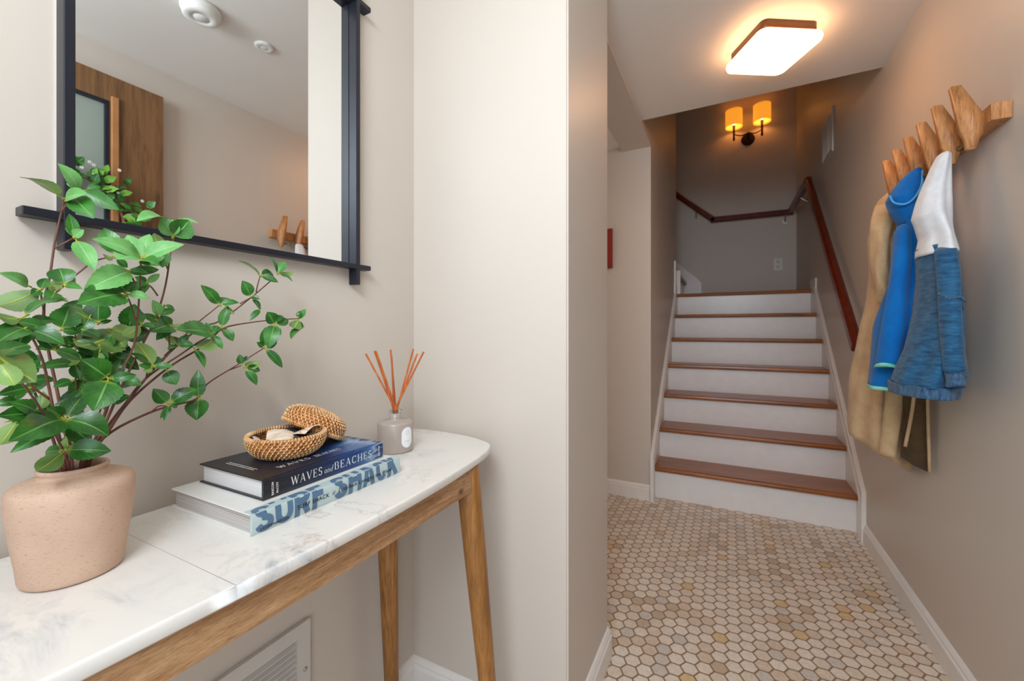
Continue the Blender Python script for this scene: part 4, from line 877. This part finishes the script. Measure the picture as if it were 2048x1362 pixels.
('rear',[[(-0.662,0.19,0.8),(-0.67,0.187,0.866),(-0.685,0.182,0.908),(-0.69,0.169,0.96),(-0.69,0.158,0.994)],[(-0.661,0.202,0.8),(-0.667,0.209,0.866),(-0.69,0.235,0.916),(-0.7,0.251,0.99),(-0.7,0.258,1.016)],[(-0.662,0.194,0.8),(-0.67,0.193,0.866),(-0.68,0.203,0.922),(-0.68,0.203,0.981),(-0.68,0.203,1.016)]],[(-0.66,0.168,0.933,-0.66,0.153,0.936,0.65),(-0.65,0.151,0.923,-0.63,0.134,0.904,0.5),(-0.67,0.166,0.954,-0.66,0.139,0.95,0.4),(-0.67,0.176,0.922,-0.65,0.137,0.93,0.5),(-0.67,0.157,0.941,-0.67,0.14,0.938,0.6),(-0.68,0.156,0.993,-0.68,0.173,0.983,0.5),(-0.68,0.156,0.995,-0.67,0.142,0.975,0.5),(-0.69,0.169,0.96,-0.69,0.189,0.958,0.5),(-0.7,0.254,1.017,-0.66,0.199,0.997,0.6),(-0.69,0.255,1.016,-0.69,0.262,1.05,0.65),(-0.7,0.26,1.015,-0.7,0.282,1.012,0.5),(-0.7,0.251,0.996,-0.69,0.258,0.982,0.5),(-0.69,0.23,0.984,-0.67,0.194,0.976,0.5),(-0.69,0.237,0.987,-0.68,0.263,0.964,0.45),(-0.69,0.242,0.991,-0.7,0.238,1.006,0.6),(-0.7,0.251,0.996,-0.7,0.243,1.019,0.5),(-0.66,0.197,0.977,-0.65,0.163,0.976,0.3),(-0.67,0.2,0.978,-0.67,0.204,0.958,0.6),(-0.68,0.191,1.017,-0.68,0.198,1.044,1.0),(-0.68,0.191,1.016,-0.68,0.207,1.013,0.6),(-0.68,0.223,1.025,-0.68,0.225,1.054,0.85),(-0.68,0.222,1.025,-0.68,0.197,1.044,0.6),(-0.68,0.223,1.023,-0.68,0.236,1.028,0.35),(-0.68,0.198,0.998,-0.67,0.18,1.005,0.6),(-0.68,0.203,1.004,-0.67,0.221,0.985,0.5),(-0.67,0.198,0.958,-0.67,0.182,0.952,0.6),(-0.67,0.206,0.946,-0.67,0.196,0.933,0.6),(-0.67,0.208,0.951,-0.67,0.221,0.938,0.6),(-0.67,0.2,0.993,-0.65,0.184,0.975,0.5),(-0.67,0.187,0.999,-0.66,0.166,0.995,0.5),(-0.69,0.228,0.997,-0.69,0.247,1.008,0.5),(-0.69,0.223,0.991,-0.69,0.212,1.009,0.5),(-0.706,0.172,1.013,-0.6885,0.156,1.003,0.5504),(-0.6934,0.231,0.94,-0.7002,0.237,0.914,0.4932),(-0.662,0.159,0.926,-0.6627,0.169,0.945,0.4984),(-0.7048,0.214,0.942,-0.6946,0.227,0.964,0.6015),(-0.6539,0.185,1.009,-0.6475,0.17,1.006,0.6664),(-0.6591,0.167,0.928,-0.6567,0.147,0.942,0.5771),(-0.6612,0.197,0.981,-0.6699,0.21,0.963,0.4608),(-0.6894,0.209,0.998,-0.6936,0.19,1.003,0.6993),(-0.6887,0.186,1.004,-0.689,0.174,1.019,0.6367),(-0.6963,0.203,0.923,-0.6878,0.214,0.911,0.6413),(-0.7074,0.172,0.987,-0.6906,0.176,0.968,0.6243),(-0.6927,0.25,0.944,-0.6794,0.262,0.947,0.6915),(-0.6924,0.186,0.919,-0.6891,0.169,0.94,0.4979),(-0.7094,0.163,0.981,-0.7143,0.181,0.984,0.4612),(-0.6511,0.215,0.991,-0.6549,0.212,0.974,0.556),(-0.701,0.154,1.016,-0.6963,0.162,0.995,0.4602),(-0.6636,0.163,0.918,-0.6439,0.171,0.904,0.5523),(-0.6847,0.191,1.001,-0.668,0.175,0.993,0.5121),(-0.6955,0.235,0.973,-0.6985,0.256,0.967,0.502),(-0.6761,0.233,1.018,-0.674,0.26,1.008,0.6976),(-0.6803,0.238,0.955,-0.684,0.247,0.981,0.4732),(-0.6706,0.232,0.926,-0.6613,0.247,0.934,0.6499),(-0.6939,0.232,0.969,-0.6752,0.213,0.992,0.6807),(-0.7073,0.157,0.915,-0.7135,0.178,0.916,0.6747),(-0.6719,0.244,0.954,-0.6595,0.258,0.946,0.5923),(-0.7092,0.252,1.009,-0.7157,0.287,1.008,0.6691),(-0.6573,0.22,0.941,-0.6471,0.232,0.957,0.5004),(-0.6784,0.174,0.927,-0.6874,0.179,0.947,0.4566),(-0.7017,0.209,0.972,-0.6886,0.22,0.99,0.5406),(-0.7049,0.202,1.028,-0.7035,0.214,1.053,0.5858),(-0.652,0.215,0.997,-0.6586,0.22,0.974,0.4738),(-0.6585,0.199,0.93,-0.6665,0.182,0.933,0.6441),(-0.6847,0.238,1.012,-0.6896,0.23,0.985,0.6496),(-0.6897,0.238,1.014,-0.6726,0.246,0.994,0.5855),(-0.6808,0.216,1.032,-0.6763,0.206,1.01,0.6289),(-0.664,0.147,0.996,-0.6552,0.154,1.012,0.6965),(-0.682,0.212,0.959,-0.6828,0.203,0.934,0.6779),(-0.7016,0.242,0.936,-0.7007,0.224,0.953,0.6428),(-0.6615,0.204,1.016,-0.6444,0.213,1.007,0.4944),(-0.7044,0.185,0.96,-0.6863,0.169,0.944,0.5506),(-0.7086,0.167,0.95,-0.6901,0.156,0.936,0.455),(-0.7005,0.237,0.934,-0.6956,0.245,0.962,0.596),(-0.703,0.207,0.918,-0.6927,0.206,0.948,0.6129),(-0.6543,0.211,0.961,-0.6464,0.218,0.978,0.5515),(-0.6904,0.241,0.948,-0.6705,0.227,0.932,0.6067),(-0.693,0.243,0.986,-0.7026,0.224,0.97,0.5529)])]
# ---------------------------------------------------------------- woven basket, lid and shells
def rattan(name, a, b, c):
    k = NT(name, .45); f = k.noise(k.coord(), 90, 3); k.col(k.ramp(f, [(.3, a), (.5, b), (.7, c)])); return k.m
M['coil'] = rattan('amber_rattan_coil', (150, 84, 36), (186, 118, 62), (208, 146, 88))
M['stitch'] = rattan('pale_rattan_wrap', (206, 156, 100), (226, 184, 132), (238, 204, 158))
M['inside'] = plain('rattan_inside', (120, 78, 44), .7)
def woven(parent, prof, mat4, nst=46, wrap_rim=True, seg=84):
    """coiled rows along prof (r, z) with slanting wraps; last row is the rim"""
    bm = bmesh.new(); rr_ = .0024
    for k_, (r, z) in enumerate(prof):
        big = 1.25 if k_ == len(prof)-1 else 1
        rings = []
        for j in range(seg):
            a = 2*math.pi*j/seg; w = 1+.0035*math.sin(nst/2*a+k_*2.1)
            rings.append([(r*w*math.cos(a)+rr_*big*math.cos(b)*math.cos(a), r*w*math.sin(a)+rr_*big*math.cos(b)*math.sin(a), z+rr_*big*math.sin(b)) for b in [2*math.pi*i/7 for i in range(7)]])
        V = [[bm.verts.new(p) for p in rg] for rg in rings]
        for j in range(seg):
            A, B_ = V[j], V[(j+1) % seg]
            for i in range(7):
                f = bm.faces.new((A[i], B_[i], B_[(i+1) % 7], A[(i+1) % 7])); f.smooth = True
    bmesh.ops.recalc_face_normals(bm, faces=bm.faces); bmesh.ops.transform(bm, matrix=mat4, verts=bm.verts)
    finish('coils', bm, M['coil'], parent)
    bm = bmesh.new()
    for k_ in range(len(prof)-1):
        r0, z0_ = prof[k_]; r1, z1_ = prof[k_+1]
        for j in range(nst):
            a = 2*math.pi*(j+.5*(k_ % 2)+.3*k_*.0)/nst; da = 2*math.pi/nst*.30
            dr_, dz_ = r1-r0, z1_-z0_; l_ = math.hypot(dr_, dz_) or 1; nr, nz_ = dz_/l_, -dr_/l_
            if nr < 0: nr, nz_ = -nr, -nz_
            if abs(nr) < .3 and nz_ < 0 and parent['category'] == 'lid': nz_ = -nz_; nr = -nr
            pts = []
            for t in (0, .33, .66, 1):
                rm = r0+dr_*t; zm = z0_+dz_*t; off = rr_*(.35+1.0*math.sin(math.pi*t)); aa = a+da*(t-.5)*1.4
                pts.append(((rm+nr*off)*math.cos(aa), (rm+nr*off)*math.sin(aa), zm+nz_*off))
            tube(bm, pts, [.0009, .0014, .0014, .0009], 5)
    if wrap_rim:
        r, z = prof[-1]
        for j in range(int(nst*1.7)):
            a = 2*math.pi*j/int(nst*1.7); c_ = Vector((r*math.cos(a), r*math.sin(a), z)); e = Vector((math.cos(a), math.sin(a), 0)); q = .0034
            tube(bm, [c_+e*q*math.cos(b)+Vector((0, 0, q*math.sin(b)))+Vector((-e.y, e.x, 0))*.0012*(b/6.3) for b in [2*math.pi*i/8 for i in range(9)]], .0011, 4, cap=False)
    bmesh.ops.transform(bm, matrix=mat4, verts=bm.verts); finish('wraps', bm, M['stitch'], parent)
BX, BY, BZ = -.672, .463, Z2b+.0004
bs = thing('woven_basket', 'small round rattan basket holding shells, sitting on the dark blue book', 'basket', (BX, BY, BZ))
bp = [(.034, .0032), (.0405, .0042), (.0465, .0072), (.0510, .0112), (.0545, .0154), (.0570, .0198), (.0585, .0244), (.0590, .0290), (.0590, .0345)]
woven(bs, bp, Matrix.Translation((BX, BY, BZ)))
bm = bmesh.new(); lathe(bm, [(0, .001), (.034, .001), (.034, .005), (0, .005)], (BX, BY, BZ), 40); lathe(bm, [(0, .006)]+[(r-.002, z) for r, z in bp[1:]], (BX, BY, BZ), 48)
bmesh.ops.solidify(bm, geom=bm.faces[:], thickness=.0006); finish('liner', bm, M['inside'], bs)
ld = thing('basket_lid', 'domed rattan lid leaning on the far edge of the shell basket', 'lid', (-.69, .545, Z2b+.03))
lp = [(.004, .0205), (.010, .0203), (.016, .0198), (.022, .0190), (.028, .0179), (.034, .0164), (.040, .0144), (.0455, .0116), (.0500, .0080), (.0530, .0036), (.0540, -.0012), (.0528, -.0058), (.0540, -.0104), (.0542, -.0150)]
lm4 = Matrix.Translation((-.694, .5375, Z2b+.0405)) @ Matrix.Rotation(R(27), 4, Vector((-.95, .30, 0)).normalized())
woven(ld, lp, lm4, 44)
bm = bmesh.new(); lathe(bm, [(r-.0015 if r > .01 else 0, z-.0015) for r, z in lp], (0, 0, 0), 44); bmesh.ops.solidify(bm, geom=bm.faces[:], thickness=.0006); bmesh.ops.transform(bm, matrix=lm4, verts=bm.verts)
finish('liner', bm, M['inside'], ld)

def shellmat(name, a, b, c):
    k = NT(name, .25); v = k.coord((1, 1, 1)); w = k.n('ShaderNodeTexWave'); w.wave_type = 'RINGS'; w.inputs['Scale'].default_value = 26; w.inputs['Distortion'].default_value = 3; k.l(v, w.inputs['Vector'])
    k.col(k.ramp(w.outputs['Fac'], [(.1, a), (.6, b), (.9, c)])); return k.m
sh1 = shellmat('cream_shell', (232, 212, 190), (244, 232, 218), (222, 196, 170)); sh2 = shellmat('grey_shell', (190, 190, 192), (216, 212, 206), (150, 146, 146)); sh3 = shellmat('dark_shell', (50, 54, 64), (88, 84, 84), (34, 34, 42))
def shell(label, x, y, z, r, yaw, tx, ty, mat, depth=.30):
    bm = bmesh.new(); nr_, na = 8, 26; grid = []
    for i in range(nr_+1):
        t = i/nr_; row = []
        for j in range(na+1):
            a = R(-78+156*j/na); rad = r*t*(.80+.20*math.cos(a*1.1))*(1.0)
            z_ = depth*r*(math.sin(math.pi*min(1, t*1.0)*.5+ .0)*1.0-(t**3)*.9)+ .012*r*math.sin(14*a)*t
            row.append(bm.verts.new((rad*math.cos(a)-.45*r, rad*math.sin(a)*1.05, z_)))
        grid.append(row)
    for i in range(nr_):
        for j in range(na):
            f = bm.faces.new((grid[i][j], grid[i+1][j], grid[i+1][j+1], grid[i][j+1])); f.smooth = True
    bmesh.ops.remove_doubles(bm, verts=bm.verts, dist=1e-6)
    bmesh.ops.solidify(bm, geom=bm.faces[:], thickness=.0011)
    o = finish('seashell', bm, mat); o.location = (x, y, z); o.rotation_euler = (R(tx), R(ty), R(yaw))
    return tag(o, label, 'shell', 'shells in the basket')
zb_ = BZ+.0265
shell('largest pale cream shell lying at the left front of the basket', BX-.000, BY-.014, zb_+.004, .044, 60, 8, -6, sh1)
shell('beige fan shell propped up at the right of the basket', BX+.016, BY+.020, zb_+.006, .037, 150, -16, 10, sh1)
shell('dark slate shell at the front rim of the basket', BX+.030, BY-.012, zb_-.003, .026, 20, 18, 12, sh3)
shell('grey white shell on edge at the far left of the basket', BX-.014, BY-.042, zb_-.004, .020, 100, 60, 10, sh2)
shell('dark mottled shell in the shade under the lid', BX-.018, BY+.026, zb_+.003, .030, 200, 14, -20, sh3)
shell('small grey shell in the middle between the two cream shells', BX+.010, BY+.002, zb_-.002, .022, 300, -12, -14, sh2)
shell('bluish grey shell at the right rim below the lid', BX+.008, BY+.042, zb_-.003, .018, 240, 25, 8, sh2)

# ---------------------------------------------------------------- reed diffuser
DX, DY = -.667, .721
df = thing('reed_diffuser', 'squat taupe glass diffuser bottle with a white oval label, near the end of the table', 'diffuser', (DX, DY, ZT))
bm = bmesh.new(); lathe(bm, [(0, 0), (.0365, 0), (.0385, .0015), (.039, .004), (.039, .0615), (.0375, .0650), (.033, .0668), (.014, .0690), (.0125, .0705), (.0120, .073), (.0120, .084), (.0085, .084), (.0085, .05), (0, .05)], (DX, DY, ZT), 72)
finish('bottle', bm, plain('taupe_coated_glass', (172, 158, 148), .22, var=.01), df)
k = NT('clear_glass_neck', .03); k.b.inputs['Transmission Weight'].default_value = 1; k.b.inputs['IOR'].default_value = 1.45
bm = bmesh.new(); lathe(bm, [(.0088, .0842), (.0122, .0842), (.0125, .086), (.0140, .088), (.0140, .0905), (.0128, .092), (.0095, .092), (.0088, .090), (.0088, .0842)], (DX, DY, ZT), 40); finish('glass_lip', bm, k.m, df)
def curved_patch(pts_a_z, a0, rad, nseg=10):
    pass
bm = bmesh.new(); aC = R(-7); n = 40; hw, hh2 = .0145, .0225
ctr = bm.verts.new((DX+.0393*math.cos(aC), DY+.0393*math.sin(aC), ZT+.0345)); rings_ = []
for f_ in (.35, .7, 1.0):
    rr2 = []
    for i in range(n):
        t = 2*math.pi*i/n; px_ = hw*max(-1, min(1, math.cos(t))); pz = (hh2-hw)*(1 if math.sin(t) > 0 else -1)*(1 if abs(math.sin(t)) > 1e-9 else 0)+hw*math.sin(t)
        a = aC+px_*f_/.039; rr2.append(bm.verts.new((DX+.0393*math.cos(a), DY+.0393*math.sin(a), ZT+.0345+pz*f_)))
    rings_.append(rr2)
for i in range(n): bm.faces.new((ctr, rings_[0][i], rings_[0][(i+1) % n]))
for A, B_ in zip(rings_, rings_[1:]):
    for i in range(n): bm.faces.new((A[i], B_[i], B_[(i+1) % n], A[(i+1) % n]))
lb_ = finish('label', bm, plain('white_paper_label', (240, 240, 242), .5, var=0), df, True)
bm = bmesh.new()
for i in range(7):
    a = aC+(-.0065+.0019*i)/.039; tube(bm, [(DX+.0395*math.cos(a), DY+.0395*math.sin(a), ZT+.026), (DX+.0395*math.cos(a), DY+.0395*math.sin(a), ZT+.0275)], .0005, 4)
tube(bm, [(DX+.0395*math.cos(aC+.004*math.cos(q)/.039), DY+.0395*math.sin(aC+.004*math.cos(q)/.039), ZT+.045+.004*math.sin(q)) for q in [2*math.pi*i/14 for i in range(15)]], .0003, 4)
finish('label_print', bm, plain('pale_grey_print', (196, 196, 200), .5, var=0), lb_)
reedm = NT('orange_brown_reed', .6); reedm.col(reedm.ramp(reedm.noise(reedm.coord((60, 60, 4)), 3, 3), [(.3, (160, 70, 16)), (.6, (194, 98, 34)), (.8, (220, 140, 76))])); 
tips = [((-.724, .688, .962), 'leftmost reed in the diffuser, leaning towards the plant'),
        ((-.716, .706, .9675), 'second reed from the left, standing behind its neighbours'),
        ((-.706, .698, .9685), 'third reed from the left, in the tight left bundle'),
        ((-.699, .694, .9680), 'fourth reed from the left, at the right edge of the left bundle'),
        ((-.689, .729, .970), 'pale upright reed standing at the back of the middle pair'),
        ((-.670, .712, .956), 'dark upright reed in front of the middle pair, shortest of all'),
        ((-.640, .750, .972), 'palest right-hand reed, leftmost of the right bundle'),
        ((-.622, .742, .962), 'middle reed of the right bundle leaning to the corner'),
        ((-.612, .752, .966), 'rightmost reed in the diffuser, leaning furthest to the corner')]
for i, (tp, lb) in enumerate(tips):
    tp = Vector(tp); c0 = Vector((DX, DY, ZT+.088)); d_ = (tp-c0); b0 = c0-d_.normalized()*.030
    off = Vector((.0032*math.cos(i*2.1), .0032*math.sin(i*2.1), 0))
    bm = bmesh.new(); tube(bm, [b0+off*.3+Vector((0, 0, 0)), c0+off, tp], .0020, 8)
    tag(finish('diffuser_reed', bm, reedm.m), lb, 'reed', 'reeds in the diffuser')

# ---------------------------------------------------------------- vase and leafy branches
VX, VY = -.654, .194
bm = bmesh.new()
vp = [(0, .0), (.036, 0), (.0410, .0016), (.0425, .005), (.0440, .020), (.0468, .040), (.0494, .060), (.0511, .078), (.0518, .089), (.0520, .0945), (.0512, .0995), (.0485, .1035), (.0440, .1060), (.0390, .1080), (.0335, .1096), (.0295, .1108), (.0282, .1122), (.0284, .1140), (.0296, .1162), (.0298, .1180), (.0288, .1196), (.0272, .1196), (.0262, .1180), (.0262, .1100), (.040, .098), (.046, .08), (.040, .012), (0, .010)]
vp2 = []
for a, b in zip(vp, vp[1:]):
    vp2 += [a, ((a[0]+b[0])/2, (a[1]+b[1])/2)]
vp2.append(vp[-1]); lathe(bm, vp2, (VX, VY, ZT), 96)
va = tag(finish('stoneware_vase', bm, M['vase']), 'squat matte terracotta pink stoneware vase holding leafy branches, at the left of the table', 'vase')
lbm = thing('leafy_branches', 'spray of artificial green leafy branches with reddish stems standing in the vase', 'plant', (VX, VY, ZT+.06))
rl = random.Random(12); CAM = Vector((0, 0, 1.0165))
for name, stems, leaves in BRANCHES:
    bm = bmesh.new()
    for i, st_ in enumerate(stems):
        P_ = smooth_path(st_, 4); n = len(P_)
        r0 = .0019 if i == 0 else .0011; r1 = .0009 if i == 0 else .0008
        tube(bm, P_, [r0+(r1-r0)*q/(n-1) for q in range(n)], 7)
    br_ = finish('branch', bm, M['stem'], lbm)
    # greenish leaf stalks
    bmL = bmesh.new()
    for (x0, y0_, z0_, x1, y1_, z1_, w) in leaves:
        p0, p1 = Vector((x0, y0_, z0_)), Vector((x1, y1_, z1_))
        p0.x = max(p0.x, XL+.012); p1.x = max(p1.x, XL+.012)
        tc_ = (CAM-p0).normalized()
        nrm = (tc_*1.0+Vector((rl.uniform(-.25, .25), rl.uniform(-.35, .35), rl.uniform(.15, .75)))).normalized()
        if w < .3: nrm = (Vector((rl.uniform(-.2, .3), rl.uniform(-.4, .2), 1))+tc_*.35).normalized(); wf = max(w*2.0, .42)
        else: wf = min(w*1.12, .95)
        L_ = (p1-p0).length
        mi = rl.choice((0, 0, 1)) if name not in ('crown', 'tall', 'upright') else rl.choice((0, 2, 2) if name == 'crown' else (0, 0, 2))
        if name in ('front', 'rear', 'left'): mi = rl.choice((0, 1, 1))
        if rl.random() < .16: nrm = -nrm
        leaf(bmL, p0, p1, wf, nrm, rl.uniform(.04, .14), rl.uniform(.12, .4), mi, 6, 18, rl.uniform(-.3, .3), serr=.035)
        q0 = p0-(p1-p0).normalized()*min(.004, L_*.1)
        tube(bmL, [q0, p0, p0+(p1-p0)*.12], [.0009, .0009, .0006], 5, 3)
    finish('leaves', bmL, [M['leafA'], M['leafB'], M['leafC'], M['petiole']], br_)
